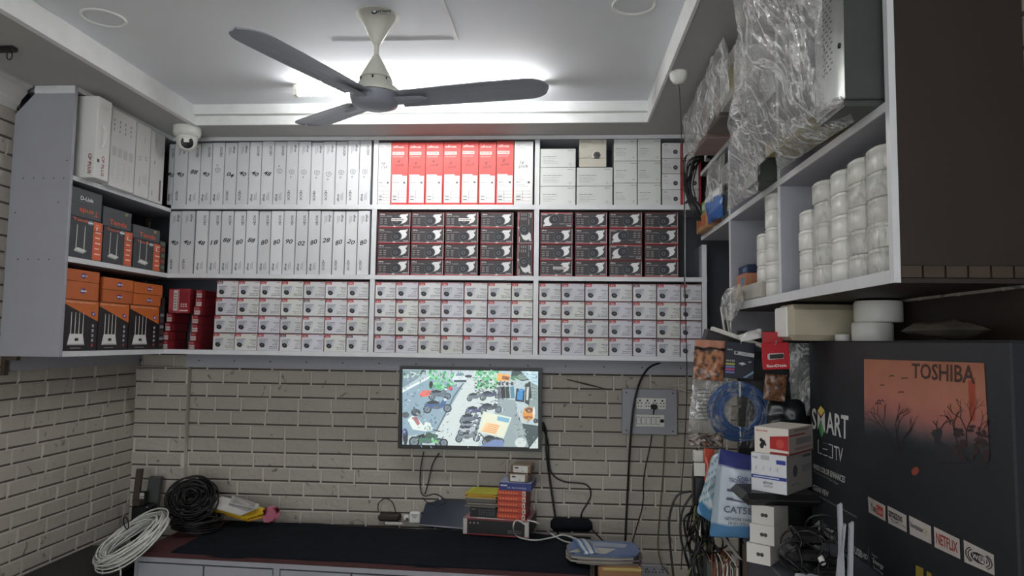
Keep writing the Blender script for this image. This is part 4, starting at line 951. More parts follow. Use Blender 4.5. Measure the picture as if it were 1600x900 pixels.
cable([(662, 706, 4.22), (657, 735), (657, 765), (664, 775), (680, 772), (694, 780, 4.1), (692, 788, 4.05), (672, 787, 4.05), (660, 778, 4.1)], .0035, 'rubber', 'left black cable hanging below the television and looping over the folder')
cable([(686, 708, 4.22), (676, 725), (670, 750), (664, 772)], .0035, 'rubber', 'right black cable hanging below the television')
m = MB(); A, B = at(886, 593, y=4.255), at(944, 607, y=4.255); m.tube([A, (A+B)/2, B], [.003, .006, .002], 'brown2', 6); tag(m.build('wooden_stick', O=A), 'thin dark stick stuck across the bricks above and right of the television', 'stick')
for k, (q, w_) in enumerate((((1050, 603), (1082, 599)), ((1052, 607), (1084, 613)))):
    m = MB(); m.tube([at(*q, y=4.25), at(*w_, y=4.25)], .0045, 'offwhite', 6); tag(m.build('plastic_clip', O=at(*q, y=4.25)), '%s of two pale clips on the wall right of the switchboard' % ('upper', 'lower')[k], 'clip')
# ------------------------------------------------------------------ bench
BZ = .46
p0 = at(210, 862, z=BZ); p1 = at(918, 899, z=BZ); U = (p1-p0).normalized(); Vv = V3((-U.y, U.x, 0)); LEN = (p1-p0).length; DEP = .66; Zv = V3((0, 0, 1))
root = empty('low_cabinet', (p0.x+LEN/2, p0.y+.1, 0), 'long low grey cabinet with flat doors and dark red top along the back wall', 'cabinet')
g = V3((p0.x, p0.y, 0)); m = MB(); m.obox(g+Zv*.0+Vv*.02, U*LEN, Vv*(DEP-.02), Zv*(BZ-.022), 'laminate_dark'); m.build('body', root)
m = MB(); m.obox(g+Zv*(BZ-.021), U*LEN, Vv*DEP, Zv*.021, 'redtop'); m.build('top', root)
m = MB(); m.obox(g+Zv*(BZ-.045)-Vv*.001, U*LEN, Vv*.02, Zv*.023, 'laminate')
def upx(px): 
    r = ray(px, 890); # intersect the front plane of the cabinet
    t = ((g+Zv*.4-EYE).dot(Vv))/r.dot(Vv); q = EYE+r*t; return (q-g).dot(U)
for a_, b_ in ((210, 215), (427.5, 437), (662, 672), (900, 917)): m.obox(g+U*upx(a_)-Vv*.001, U*(upx(b_)-upx(a_)), Vv*.02, Zv*(BZ-.045), 'laminate')
m.build('face_frame', root)
for a_, b_ in ((215, 318), (319, 427), (438, 549), (550, 661.5), (672.5, 786), (787, 899.5)): m = MB(); m.obox(g+U*(upx(a_)+.003)+Zv*.05-Vv*.002, U*(upx(b_)-upx(a_)-.006), Vv*.018, Zv*(BZ-.102), 'laminate'); m.build('door', root)
def bz(px, py, off=0): return at(px, py, z=BZ+off)
def onb(u, v): return g+U*u+Vv*v+Zv*BZ
m = MB(); c0_ = .17
def cl(u, v):
    uu = c0_+(LEN-c0_+.012)*u+ (.02*(1-v) if u == 0 else 0); p = onb(uu, .006+(DEP-.03)*v)
    return p+Zv*(.006+.006*noise.noise(p*4)+.004*noise.noise(p*11))+Vv*(.01*noise.noise(V3((uu*3, 0, 0))) if v == 0 else 0)
m.grid(cl, 60, 16, 'blackcloth')
m.grid(lambda u, v: cl(u, 0)+Zv*(-.012*v)-Vv*(.004*v), 60, 1, 'blackcloth'); m.grid(lambda u, v: cl(1, u)+Zv*(-.14*v)+U*(.01), 12, 1, 'blackcloth')
tag(m.build('table_cloth', O=onb(LEN/2, DEP/2)), 'black cloth spread over the long low cabinet', 'cloth')
ZT = BZ+.012
def ypx(py, zz=ZT): return at(700, py, z=zz).y
# black and red carton on the cloth
A = at(723, 834, z=ZT); A2 = at(827, 841, z=ZT); w_ = (A2-A).length; ang = math.atan2(A2.y-A.y, A2.x-A.x); hh = .088
m = carton(w_, .26, hh, (30, 28, 30)); fr = FRONT; o = .0006
m.rect(fr, .0, w_, 0, .006, o, 'print', (150, 50, 58)); m.rect(fr, 0, w_, hh-.007, hh-.001, o, 'print', (130, 40, 48)); m.rect(fr, .002, .024, .002, hh-.002, o*2, 'print', (198, 194, 190)); m.rect(fr, w_-.026, w_-.003, .002, hh-.002, o*2, 'print', (198, 194, 190)); m.rect(fr, .026, .028, 0, hh, o*2, 'print', (130, 40, 48))
for k in range(3): m.ell(fr, .042+k*.022, hh-.024, .004, .005, o*2, 'print', (180, 170, 166), 8)
lines(m, fr, w_*.68, w_*.9, .030, 2, .010, .003, (140, 136, 136), o*2)
top = (V3((0, 0, hh-.0006)), V3((1, 0, 0)), V3((0, 1, 0)), V3((0, 0, 1))); m.rect(top, .002, w_-.002, .002, .258, o, 'print', (206, 150, 156)); m.rect(top, w_*.2, w_*.62, .002, .03, o*2, 'print', (222, 214, 212))
ob = m.build('recorder_carton', local=True); ob.location = A; ob.rotation_euler = (0, 0, ang); tag(ob, 'black and red carton lying on the cloth under books and papers', 'carton')
UB = V3((math.cos(ang), math.sin(ang), 0)); VB = V3((-UB.y, UB.x, 0)); ZB = ZT+hh+.0005
def onc(u, v, z=0): return A+UB*u+VB*v+Zv*(hh+.0005+z)
def uc(px): r = ray(px, 780); t = ((A+VB*.03-EYE).dot(VB))/r.dot(VB); return (EYE+r*t-A).dot(UB)
# keypad / calculator
u0, u1 = uc(735), uc(777); m = MB(); m.obox(onc(u0, .03), UB*(u1-u0), VB*.16, Zv*.052, 'black')
fb = (onc(u0, .03), UB, Zv, -VB)
for r in range(3):
    for c in range(7): x = .05+c*.0135; m.rect(fb, x, x+.009, .012+r*.012, .020+r*.012, .0008, 'print', (70, 72, 80))
m.rect(fb, .008, .03, .040, .045, .0008, 'print', (130, 130, 134)); tag(m.build('keypad', O=onc(u0, .03)), 'small black keypad box with rows of keys, under the paper pile', 'keypad')
zz = .053
for k in range(11):
    th = .0068; du = rnd.uniform(-.01, .012); col = ((120, 116, 106), (96, 94, 90), (150, 146, 136), (84, 82, 78))[k % 4]
    if k in (7, 8, 9): col = ((206, 160, 60), (222, 186, 70), (196, 148, 50))[k-7]
    if k == 10: col = (176, 172, 60)
    m = MB(); u0, u1 = uc(728)+du, uc(776)+du; a_ = rnd.uniform(-.05, .05); Uq = (UB*math.cos(a_)+VB*math.sin(a_)); Vq = V3((-Uq.y, Uq.x, 0))
    m.obox(onc(u0, .025+rnd.uniform(0, .01), zz), Uq*(u1-u0), Vq*.15, Zv*th, 'print_dark', col); 
    tag(m.build('booklet', O=onc(u0, .03, zz)), ('yellow booklet, %s of the paper pile' % ('third from the top', 'second from the top', 'fourth from the top')[{8: 0, 9: 1, 7: 2}[k]]) if k in (7, 8, 9) else ('olive-yellow booklet on top of the paper pile' if k == 10 else 'worn grey booklet, %s from the bottom of the paper pile' % ORD[k]), 'booklet', 'booklets piled on the keypad'); zz += th+.0008
# orange boxes + blue box
zz = 0; u0, u1 = uc(778), uc(822)
for k in range(5):
    th = .032; m = MB(); oo = onc(u0+rnd.uniform(-.002, .002), .02, zz); m.obox(oo, UB*(u1-u0), VB*.17, Zv*(th-.001), 'print', (206, 76, 44)); fb = (oo, UB, Zv, -VB); w_ = u1-u0
    m.rect(fb, .002, w_-.022, .002, .008, .0006, 'print', (150, 50, 34))
    for q in range(7): m.rect(fb, .012+q*.015, .021+q*.015, .012, .022, .0006, 'print', (232, 130, 90))
    m.rect(fb, w_-.020, w_-.003, .002, th-.004, .0006, 'print', (214, 206, 200)); m.rect(fb, w_-.015, w_-.010, .006, th-.012, .0012, 'print', (50, 44, 46))
    sd = (oo+UB*w_, VB, Zv, UB); m.rect(sd, .0, .169, .001, th-.003, .0006, 'print', (140, 36, 46)); m.poly(sd, [(.02, .002), (.035, .002), (.08, th-.004), (.06, th-.004)], .0012, 'print', (210, 120, 110))
    tag(m.build('drive_box', O=oo), 'orange-red box with white end mark, %s in its stack on the black carton' % ('lowest', 'second up', 'middle one', 'second down', 'topmost')[k], 'box', 'orange-red boxes stacked on the black carton'); zz += th
m = MB(); oo = onc(u0+.01, .015, zz); w_ = (u1-u0)+.02; m.obox(oo, UB*w_, VB*.18, Zv*.040, 'print', (44, 58, 132)); fb = (oo, UB, Zv, -VB)
m.rect(fb, .006, .045, .022, .030, .0006, 'print', (206, 210, 226)); m.text(fb, 'HD RECORDER', w_*.55, .014, .009, .0006, 'print', (200, 206, 230), w=w_*.6); m.add([oo+Zv*.0405, oo+UB*w_+Zv*.0405, oo+UB*w_+VB*.18+Zv*.0405, oo+VB*.18+Zv*.0405], [(0, 1, 2, 3)], 'print', (150, 160, 190))
tag(m.build('drive_box', O=oo), 'flat blue box with white lettering on top of the orange-red boxes', 'box'); zz += .041
for k in range(2):
    m = MB(); oo = onc(u0+.055-.012*k*-1, .04+.02*k, zz+k*.046); m.box(0, .115, 0, .12, 0, .045, 'print', (112, 92, 72), bev=.006); m.v = [oo+UB*p.x+VB*p.y+Zv*p.z for p in m.v]; fb = (oo, UB, Zv, -VB)
    m.rect(fb, .012, .095, .004, .041, .0008, 'print', (206, 202, 196)); m.rect(fb, .02, .042, .026, .034, .0014, 'print', (50, 44, 42)); m.ell(fb, .066, .013, .003, .003, .0014, 'print', (30, 30, 30), 8)
    tag(m.build('adapter_box', O=oo), 'brown kraft box with white label, %s on the blue box' % ('lower' if k == 0 else 'upper'), 'box', 'brown kraft boxes with white labels')
# dark folder leaning against the wall side
a_ = at(655, 820, z=ZT); b_ = at(724, 826, z=ZT); c_ = at(741, 783, y=b_.y+.13); d_ = at(667, 780, y=a_.y+.13); n_ = (b_-a_).cross(d_-a_).normalized()*.012
m = MB(); vs = [a_, b_, c_, d_]; m.add([v for v in vs]+[v+n_*-1 for v in vs], [(0, 1, 2, 3), (7, 6, 5, 4), (0, 4, 5, 1), (1, 5, 6, 2), (2, 6, 7, 3), (3, 7, 4, 0)], 'navy'); m.tube([a_, b_], .004, 'laminate', 6)
tag(m.build('folder', O=a_), 'dark blue-grey folder leaning up beside the black and red carton', 'folder')
# white adapter, brown power brick, thin strips
p = at(648, 818, z=ZT); m = MB(); m.box(p.x-.035, p.x+.03, p.y, p.y+.05, ZT, ZT+.062, 'plastic', bev=.006); m.poly((p+V3((0, 0, 0)), V3((1, 0, 0)), V3((0, 0, 1)), NB), [(-.025, .055), (.022, .055), (.008, .03), (-.012, .03)], .001, 'print', (176, 176, 178)); tag(m.build('adapter', O=p), 'white boxy adapter next to the dark folder', 'adapter')
p = at(636, 816, z=ZT); m = MB(); m.tube([p+V3((-.02, .01, .022)), p+V3((.008, .01, .022))], .02, 'plastic', 12); m.box(p.x-.004, p.x+.008, p.y-.012, p.y-.008, ZT+.012, ZT+.028, 'brown2'); tag(m.build('bulb_holder', O=p), 'small round white holder between the white adapter and the dark strip', 'holder')
p = at(608, 815, z=ZT); m = MB(); m.box(p.x-.07, p.x+.06, p.y, p.y+.07, ZT, ZT+.038, 'brown', bev=.01); ob = m.build('power_brick', O=p); tag(ob, 'dark brown power brick with a looped cord on the cloth', 'power brick')
m = MB(); m.tube(smooth_path([p+V3((.03, .03, .04)), at(618, 800, y=p.y+.03), at(613, 785, y=p.y+.05), at(602, 779, y=p.y+.05), at(592, 786, y=p.y+.05), at(591, 797, y=p.y+.04), at(600, 805, y=p.y+.03), at(611, 808, y=p.y+.02)], 6), .0028, 'rubber', 6); m.build('cord', ob)
p = at(602, 820, z=ZT); m = MB(); m.box(p.x-.003, p.x+.10, p.y, p.y+.012, ZT, ZT+.014, 'offwhite', bev=.003); tag(m.build('plastic_strip', O=p), 'short off-white strip in front of the brown power brick', 'strip')
# papers at left
base = at(375, 822, z=ZT)
specs = [((334, 801, 388, 815, 423, 806, 366, 786), .0, (196, 150, 40), 'yellow folder at the bottom of the paper pile'), ((330, 797, 385, 811, 421, 800, 368, 782), .014, (214, 176, 40), 'bright yellow envelope in the middle of the paper pile'),
         ((321, 791, 376, 806, 406, 793, 347, 777), .03, (214, 212, 206), 'white sheet lying on the yellow envelope'), ((358, 787, 401, 796, 405, 788, 363, 775), .042, (190, 188, 184), 'small printed receipt on top of the paper pile')]
for k, (q, dz, col, lb) in enumerate(specs):
    P = [at(q[2*i], q[2*i+1], y=(4.10, 4.0, 4.08, 4.19)[i]-dz*.6) for i in range(4)]; m = MB(); th = V3((0, 0, (.012, .012, .006, .002)[k]))
    m.add(P+[x+th for x in P], [(3, 2, 1, 0), (4, 5, 6, 7), (0, 1, 5, 4), (1, 2, 6, 5), (2, 3, 7, 6), (3, 0, 4, 7)], 'print_dark', col)
    if k == 3:
        for t in range(6): a1 = P[3]*(1-(t+1)/8)+P[0]*((t+1)/8); b1 = P[2]*(1-(t+1)/8)+P[1]*((t+1)/8); d_ = (b1-a1); m.obox(a1+d_*.08+th, d_*.8, V3((0, .002, 0)), V3((0, 0, .0004)), 'print_dark', (90, 88, 86))
    tag(m.build('paper_sheet' if k > 1 else 'envelope', O=P[0]), lb, 'papers')
P = [at(x, y, y=4.05) for x, y in ((412, 816), (424, 817), (436, 808), (437, 800), (424, 795), (410, 803))]; m = MB(); th = V3((0, 0, .02)); n = len(P)
m.add(P+[x+th for x in P], [tuple(range(n))[::-1], tuple(range(n, 2*n))]+[(i, (i+1) % n, n+(i+1) % n, n+i) for i in range(n)], 'print_dark', (206, 120, 140)); tag(m.build('envelope', O=P[0]), 'pink paper sticking out right of the yellow envelopes', 'papers')
# coils
def coil(name, c, ax, R, n, spread, r, mt, seed, jit=.01, seg=40, rad=.25):
    rr = random.Random(seed); ax = V3(ax).normalized(); a = ax.cross(V3((0, 0, 1))); a = a.normalized() if a.length > .05 else V3((1, 0, 0)); b = ax.cross(a); m = MB(); P = []
    for k in range(n):
        Rk = R*(1-rad*rr.random()); off = (rr.random()-.5)*spread; ex = 1+rr.uniform(-.04, .04); ph = rr.uniform(0, 6); sh = a*rr.uniform(-jit, jit)+b*rr.uniform(-jit, jit)
        for s_ in range(seg): t = 2*PI*s_/seg; P.append(V3(c)+sh+a*(math.cos(t)*Rk*ex)+b*(math.sin(t)*Rk/ex)+ax*(off+spread*.2*math.sin(t*2+ph)))
        m.tube(P[-seg:], r, mt, 5, closed=True)
    return m
# black cable roll
c = at(299, 779, y=4.0); m = coil('x', c, (.25, -.8, .9), .142, 46, .06, .0045, 'rubber', 1, rad=.85); tag(m.build('cable_coil', O=c-V3((0, 0, .1))), 'round black cable coil leaning up behind the papers', 'cable coil')
c = at(308, 812, y=3.92); m = coil('x', (c.x, c.y, BZ+.045), (0, 0, 1), .15, 18, .05, .0045, 'rubber', 2, rad=.4); tag(m.build('cable_coil', O=(c.x, c.y, BZ)), 'flat black cable coil lying on the cloth under the upright one', 'cable coil')
# white cable roll on a black case in the corner
cs = at(200, 870, y=3.55); root = empty('storage_case', (-2.40, 3.5, 0), 'black case on the floor in the left corner beneath the white cable', 'case')
m = MB(); m.box(-2.575, -2.16, 3.33, 3.85, 0, .36, 'black', bev=.015); m.build('body', root); m = MB(); m.box(-2.58, -2.155, 3.325, 3.855, .361, .385, 'black', bev=.008); m.build('lid', root)
c = at(207, 843, y=3.52); m = coil('x', c, (-.40, -.36, .84), .185, 24, .05, .0042, 'whitecable', 5, rad=.33, jit=.014)
a = c+V3((-.17, -.05, -.05)); m.tube(smooth_path([at(166, 862, y=3.42), at(161, 880, y=3.40), at(160, 905, y=3.40)], 6), .0042, 'whitecable', 6); m.tube(smooth_path([at(160, 878, y=3.42), at(180, 878, y=3.40), at(188, 888, y=3.38), at(188, 905, y=3.38)], 6), .0042, 'whitecable', 6)
ob = m.build('cable_coil', O=c-V3((0, 0, .12))); tag(ob, 'tilted coil of white network cable in the left corner', 'cable coil')
for (x, y, dy) in ((197, 817, .02), (234, 845, -.06)): m = MB(); q = at(x, y, y=c.y+dy); m.tube([q+V3((math.cos(t)*.012, -.012*math.sin(t), math.sin(t)*.035)) for t in [i*PI/6 for i in range(12)]], .003, 'rubber', 5, closed=True); m.build('cable_tie', ob)
# brown stick, black boxes, grey panel in the corner
q = at(227, 772, y=4.12); m = MB(); m.obox(at(223, 812, y=4.1), V3((.075, 0, 0)), V3((0, .03, 0)), V3((.0, 0, .24))-V3((0, -.04, 0)), 'metaldark'); ob = m.build('meter_panel', O=q); tag(ob, 'grey panel with two white labels leaning in the left corner', 'panel')
for y_ in (775, 797):
    a_ = at(214, y_+9, y=4.06); m = MB(); m.obox(a_, V3((.045, 0, 0)), V3((0, .03, 0)), V3((0, 0, .058)), 'black'); fb = (a_, V3((1, 0, 0)), V3((0, 0, 1)), NB); m.rect(fb, .005, .042, .006, .052, .001, 'print', (196, 196, 188)); [m.rect(fb, .010+.012*i, .016+.012*i, .012+.014*j, .020+.014*j, .002, 'print', (70, 70, 70)) for i in range(3) for j in range(2)]; m.build('socket_module', ob)
a_ = at(206, 787, y=4.05); m = MB(); m.obox(a_, V3((.035, 0, 0)), V3((0, .02, 0)), V3((.016, 0, .20)), 'brown2'); tag(m.build('wooden_stick', O=a_), 'upright brown wooden stick in the left corner', 'stick')
m = MB(); a_ = at(203, 818, y=4.0); m.box(a_.x, a_.x+.10, a_.y, a_.y+.10, .36, a_.z+.10, 'black', bev=.01); m.box(a_.x+.01, a_.x+.05, a_.y-.001, a_.y+.05, a_.z+.10, a_.z+.13, 'brown2'); tag(m.build('junction_box', O=(a_.x, a_.y, .36)), 'black box with brown top at the foot of the corner stick', 'box')
# carton used as stool with magazines
c = at(965, 868, y=3.45); root = empty('carton_stool', (c.x, 3.6, 0), 'brown cardboard carton standing beside the right end of the low cabinet', 'carton')
xa = at(935, 880, y=3.45).x; xb = at(1003, 880, y=3.45).x; zt = .482
m = MB(); m.box(xa, xb, 3.45, 3.75, 0, zt, 'card', bev=.004); m.build('body', root); m = MB(); m.box(xa+.02, xb-.002, 3.449, 3.46, zt-.012, zt-.0005, 'print', (190, 168, 96)); m.build('tape', root)
for k in range(6):
    col = ((120, 116, 112), (160, 152, 138), (110, 104, 108), (166, 162, 154), (104, 112, 126), (92, 112, 150))[k]; m = MB(); zz = zt+.001+k*.0085; rr = random.Random(k)
    n = 16; cx = (xa+xb)/2-.07+rr.uniform(-.02, .02); P = []
    for i in range(n): t = 2*PI*i/n; q = 1/ (abs(math.cos(t))**5+abs(math.sin(t))**5)**.2; P.append(V3((cx+math.cos(t)*q*.17, 3.60+math.sin(t)*q*.12, zz+.0)))
    if k == 5:
        for i in range(n): pass
    m.add(P+[p_+V3((0, 0, .0075)) for p_ in P], [tuple(range(n))[::-1], tuple(range(n, 2*n))]+[(i, (i+1) % n, n+(i+1) % n, n+i) for i in range(n)], 'print_gloss', col)
    if k == 5: z2 = zz+.008; fr5 = (V3((cx, 3.60, z2)), V3((1, 0, 0)), V3((0, 1, 0)), V3((0, 0, 1))); m.poly(fr5, [(-.18, -.1), (.0, -.11), (.06, -.02), (-.1, .0)], .0006, 'print_gloss', (176, 176, 168)); m.poly(fr5, [(-.14, .02), (.1, .0), (.12, .06), (-.06, .1)], .0006, 'print_gloss', (150, 160, 180))
    tag(m.build('magazine', O=(cx, 3.60, zz)), ('blue magazine on top of the pile on the brown carton' if k == 5 else 'magazine, %s from the bottom of the pile on the brown carton' % ORD[k]), 'magazine', 'magazines piled on the brown carton')
# blue white pouch drooping at the left of the magazines
m = MB(); zc_ = zt+.055; A = [at(897, 838, y=3.75), at(925, 850, y=3.72), at(922, 874, y=3.70), at(908, 868, y=3.72)]
pillow(m, [at(893, 841, y=3.6), at(922, 843, y=3.58), at(936, 863, y=3.46), at(912, 867, y=3.46)], .03, 'print_gloss', lambda u, v: (166, 168, 166) if (int(u*6) % 2) else (60, 90, 124), crump=.006, freq=15)
tag(m.build('plastic_packet', O=A[2]), 'striped blue and white packet drooping off the left of the magazines', 'packet')
# black bag behind
p = at(893, 832, z=ZT); m = MB(); m.box(p.x-.12, p.x+.12, p.y, p.y+.12, ZT, ZT+.055, 'blackcloth', bev=.02); tag(m.build('pouch', O=p), 'black cloth pouch at the right end of the low cabinet', 'pouch')
m = MB(); P = smooth_path([at(824, 822, y=3.82), at(808, 813, y=3.85), at(802, 823, y=3.80), at(808, 838, z=ZT+.01), at(835, 844, z=ZT+.01), at(862, 840, z=ZT+.015), at(880, 836, z=ZT+.03), at(900, 842, y=3.75)], 8); m.tube(P, .0042, 'whitecable', 6)
P = smooth_path([at(824, 813, y=3.83), at(842, 818, y=3.80), at(860, 833, z=ZT+.02), at(880, 845, z=ZT+.01), at(902, 850, y=3.72)], 8); m.tube(P, .0042, 'whitecable', 6)
tag(m.build('cable', O=P[-1]), 'white cable looping over the black and red carton toward the magazines', 'cable')
# ------------------------------------------------------------------ right side: side counter, big television carton
CZ = .90; CX = .63
root = empty('side_counter', (.9, 1.8, 0), 'dark grey counter along the right wall carrying the big television carton', 'counter')
m = MB(); m.box(CX+.01, XR-.01, .9, 2.47, 0, CZ-.02, 'laminate_dark'); m.build('body', root); m = MB(); m.box(CX, XR-.01, .88, 2.48, CZ-.0195, CZ, 'laminate_dark', bev=.003); m.build('worktop', root)
m = MB(); m.box(CX-.002, CX+.012, 2.462, 2.482, 0, CZ-.021, 'brown2'); m.build('edge_strip', root)
TX = .92; ty0, ty1 = 1.475, 2.665
ty1 = 2.46 if False else 2.62
zt_ = 1.562
root_box = MB(); root_box.box(TX, 1.085, 1.50, 2.655, CZ+.001, zt_, 'print_dark', (40, 42, 46), bev=.004)
fz = pmap(2.3686, 1250, 520, x=TX); N_ = NRt
m = root_box
def P_(pts, off, col, cols=None): ppoly(m, fz, pts, off*.001, N_, 'print_dark', col, cols)
# sunset picture
import colorsys
Wp = [(238, 97), (683, 112), (704, 470), (240, 420)]
def bil(u, v):
    a = (Wp[0][0]*(1-u)+Wp[1][0]*u, Wp[0][1]*(1-u)+Wp[1][1]*u); b = (Wp[3][0]*(1-u)+Wp[2][0]*u, Wp[3][1]*(1-u)+Wp[2][1]*u)
    return (a[0]*(1-v)+b[0]*v, a[1]*(1-v)+b[1]*v)
stops = [(0, (156, 98, 74)), (.25, (164, 108, 84)), (.5, (172, 110, 92)), (.66, (158, 100, 92)), (.78, (112, 84, 84)), (.9, (52, 54, 60)), (1, (38, 42, 46))]
def grad(u, v):
    v = v+(.10*(1-u) if u < .4 else .04-.1*(u-.4) )+.02*math.sin(u*9)
    v = min(max(v, 0), 1)
    for (a, ca), (b, cb) in zip(stops, stops[1:]):
        if v <= b: t = (v-a)/(b-a); return tuple(x*(1-t)+y*t for x, y in zip(ca, cb))
    return stops[-1][1]
for i in range(12):
    for j in range(26):
        q = [(i/12, j/26), ((i+1)/12, j/26), ((i+1)/12, (j+1)/26), (i/12, (j+1)/26)]; P_([bil(*x) for x in q], 1, (0, 0, 0), [grad(*x) for x in q])
P_([bil(*q) for q in ((.86, .2), (.92, .15), (.90, .6), (.86, .62))], 1.4, (156, 66, 44))
DK_ = (46, 34, 34)
qtext(m, fz, 'TOSHIBA', [(416, 112), (650, 120), (650, 190), (416, 168)], .0016, N_, 'print_dark', (64, 42, 38), True)
for x, y, s in ((342, 160, 9), (390, 168, 12), (306, 194, 8), (376, 220, 11), (300, 252, 14), (292, 262, 12)):
    pline(m, fz, [(x-s, y+s*.3), (x-s*.4, y-s*.3), (x, y+s*.1), (x+s*.5, y-s*.3), (x+s, y+s*.2)], 3, .0016, N_, 'print_dark', DK_)
rb = random.Random(9)
def branch(x, y, a, l, w, d):
    x2, y2 = x+math.cos(a)*l, y-math.sin(a)*l; pline(m, fz, [(x, y), (x2, y2)], w, .0018, N_, 'print_dark', DK_)
    if d > 0:
        for _ in range(2): branch(x2, y2, a+rb.uniform(-.7, .7), l*rb.uniform(.6, .85), w*.7, d-1)
branch(372, 440, 1.75, 62, 4, 4); branch(352, 440, 1.9, 70, 4, 4); branch(378, 440, 1.4, 50, 3, 3)
P_([(500, 480), (500, 390), (490, 375), (500, 360), (520, 352), (530, 365), (522, 400), (560, 425), (600, 430), (620, 470), (640, 480)], 2, (44, 44, 48))      # antelope-like silhouette on the hill
for bx, by, an, l in ((512, 358, 1.9, 28), (524, 355, 1.0, 40), (560, 340, 1.8, 30), (510, 372, 2.9, 18)): branch(bx, by, an, l*.6, 4, 2)
for k in range(46): x = rb.uniform(575, 696); y = rb.uniform(345, 470); pell(m, fz, x, y, rb.uniform(6, 15), rb.uniform(5, 11), .0019+k*.00001, N_, 'print_dark', (50+rb.randint(0, 14), 40, 40), 7)
branch(620, 420, 1.6, 60, 5, 4); branch(650, 430, 1.3, 50, 4, 3); branch(590, 420, 1.9, 50, 4, 3)
pell(m, fz, 428, 512, 13, 17, .001, N_, 'print_dark', (150, 74, 56), 9, .5)
# SMART LED TV
def T(t, q, col=(206, 206, 204), bold=False, off=.001): qtext(m, fz, t, q, off, N_, 'print_dark', col, bold)
kx = 1/ (643/100)*2.3686
def Z5(u, v): return (u*kx, (v/6.43+100)*2.3686)          # zoom frame (1250,620) -> zoom frame (1250,520)
def T5(t, q, col=(206, 206, 204), bold=False, off=.001): T(t, [Z5(*a) for a in q], col, bold, off)
T5('S', [(122, 108), (168, 122), (168, 330), (122, 322)], bold=True); T5('ART', [(266, 148), (490, 192), (490, 432), (266, 362)], bold=True)
for pts, c in ((((213, 92), (252, 140), (213, 190), (180, 140)), (214, 190, 90)), (((188, 150), (240, 150), (216, 200)), (206, 70, 60)), (((180, 150), (213, 225), (180, 330)), (206, 206, 206)), (((252, 150), (213, 225), (256, 370)), (206, 206, 206)), (((190, 300), (213, 240), (216, 405)), (70, 150, 90)), (((213, 240), (250, 330), (222, 410)), (110, 170, 110))):
    P_([Z5(*p) for p in pts], 1.2+.1*c[0]/255, c)
def L5(pts, w, c=(200, 200, 198)): pline(m, fz, [Z5(*p) for p in pts], w, .001, N_, 'print_dark', c)
L5([(186, 430), (186, 560), (225, 575)], 3); L5([(232, 580), (280, 595)], 3); L5([(290, 600), (330, 620), (330, 488), (290, 475)], 3); L5([(232, 520), (278, 532)], 3); L5([(232, 462), (280, 474)], 2, (90, 100, 140))
T5('TV', [(345, 490), (435, 515), (428, 662), (350, 632)])
T5('WIDE COLOR ENHANCES', [(136, 670), (458, 802), (452, 868), (136, 718)], bold=True); T5('Rich natural color for finer images', [(140, 738), (388, 865), (386, 890), (140, 755)], (176, 176, 176))
def Z6(u, v): return (u/6*2.3686, (v/6+230)*2.3686)
def T6(t, q, col=(200, 200, 198), bold=False): T(t, [Z6(*a) for a in q], col, bold)
T6('CLEAN VIEW', [(126, 38), (272, 108), (268, 162), (126, 86)], bold=True); T6('Wide angle view and natural picture from any point', [(130, 112), (535, 335), (532, 362), (130, 136)], (170, 170, 170))
T6('4', [(146, 360), (196, 385), (196, 495), (140, 450)], bold=True); T6('1080P', [(226, 408), (320, 465), (318, 510), (226, 452)], bold=True); T6('FULL HD', [(230, 478), (320, 535), (320, 578), (230, 515)])
for x, y0, y1 in ((212, 365, 545), (335, 440, 610), (645, 620, 850)): pline(m, fz, [Z6(x, y0), Z6(x+8, y1)], 1.2, .001, N_, 'print_dark', (150, 150, 150))
T6('USB', [(514, 618), (585, 668), (585, 735), (514, 690)], bold=True); T6('HD', [(590, 678), (638, 705), (638, 752), (590, 728)], bold=True)
T6('Smart', [(675, 680), (730, 715), (730, 740), (675, 702)]); T6('Energy', [(685, 725), (790, 800), (785, 850), (690, 790)], bold=True); T6('Saving', [(690, 800), (782, 868), (780, 896), (692, 832)])
# app badges (zoom frame of the face)
badges = [((252, 605), (317, 640), (318, 698), (256, 664)), ((325, 639), (395, 676), (397, 739), (328, 704)), ((405, 676), (486, 716), (488, 783), (408, 745)), ((497, 717), (592, 764), (595, 838), (500, 793)), ((607, 766), (719, 822), (722, 898), (610, 848))]
def bq(b, x0, y0, x1, y1):
    def f(u, v): a = [b[0][i]*(1-u)+b[1][i]*u for i in (0, 1)]; c = [b[3][i]*(1-u)+b[2][i]*u for i in (0, 1)]; return (a[0]*(1-v)+c[0]*v, a[1]*(1-v)+c[1]*v)
    return [f(x0, y0), f(x1, y0), f(x1, y1), f(x0, y1)], f
for k, b in enumerate(badges): P_(list(b), 1, (186, 178, 172))
T('You', bq(badges[0], .14, .28, .44, .80)[0], (50, 44, 44), True, .0015); P_(bq(badges[0], .47, .22, .86, .82)[0], 1.4, (186, 70, 52)); T('Tube', bq(badges[0], .50, .34, .83, .70)[0], (226, 210, 204), False, .0018)
T('amazon', bq(badges[1], .05, .22, .78, .58)[0], (40, 36, 38), True, .0015); T('prime video', bq(badges[1], .45, .66, .96, .80)[0], (60, 56, 58), False, .0015); f = bq(badges[1], 0, 0, 1, 1)[1]; pline(m, fz, [f(.15, .62), f(.3, .76), f(.45, .74), f(.55, .62)], 2, .0015, N_, 'print_dark', (50, 46, 46))
T('hotstar', bq(badges[2], .05, .30, .66, .58)[0], (44, 50, 60), True, .0015); f = bq(badges[2], 0, 0, 1, 1)[1]
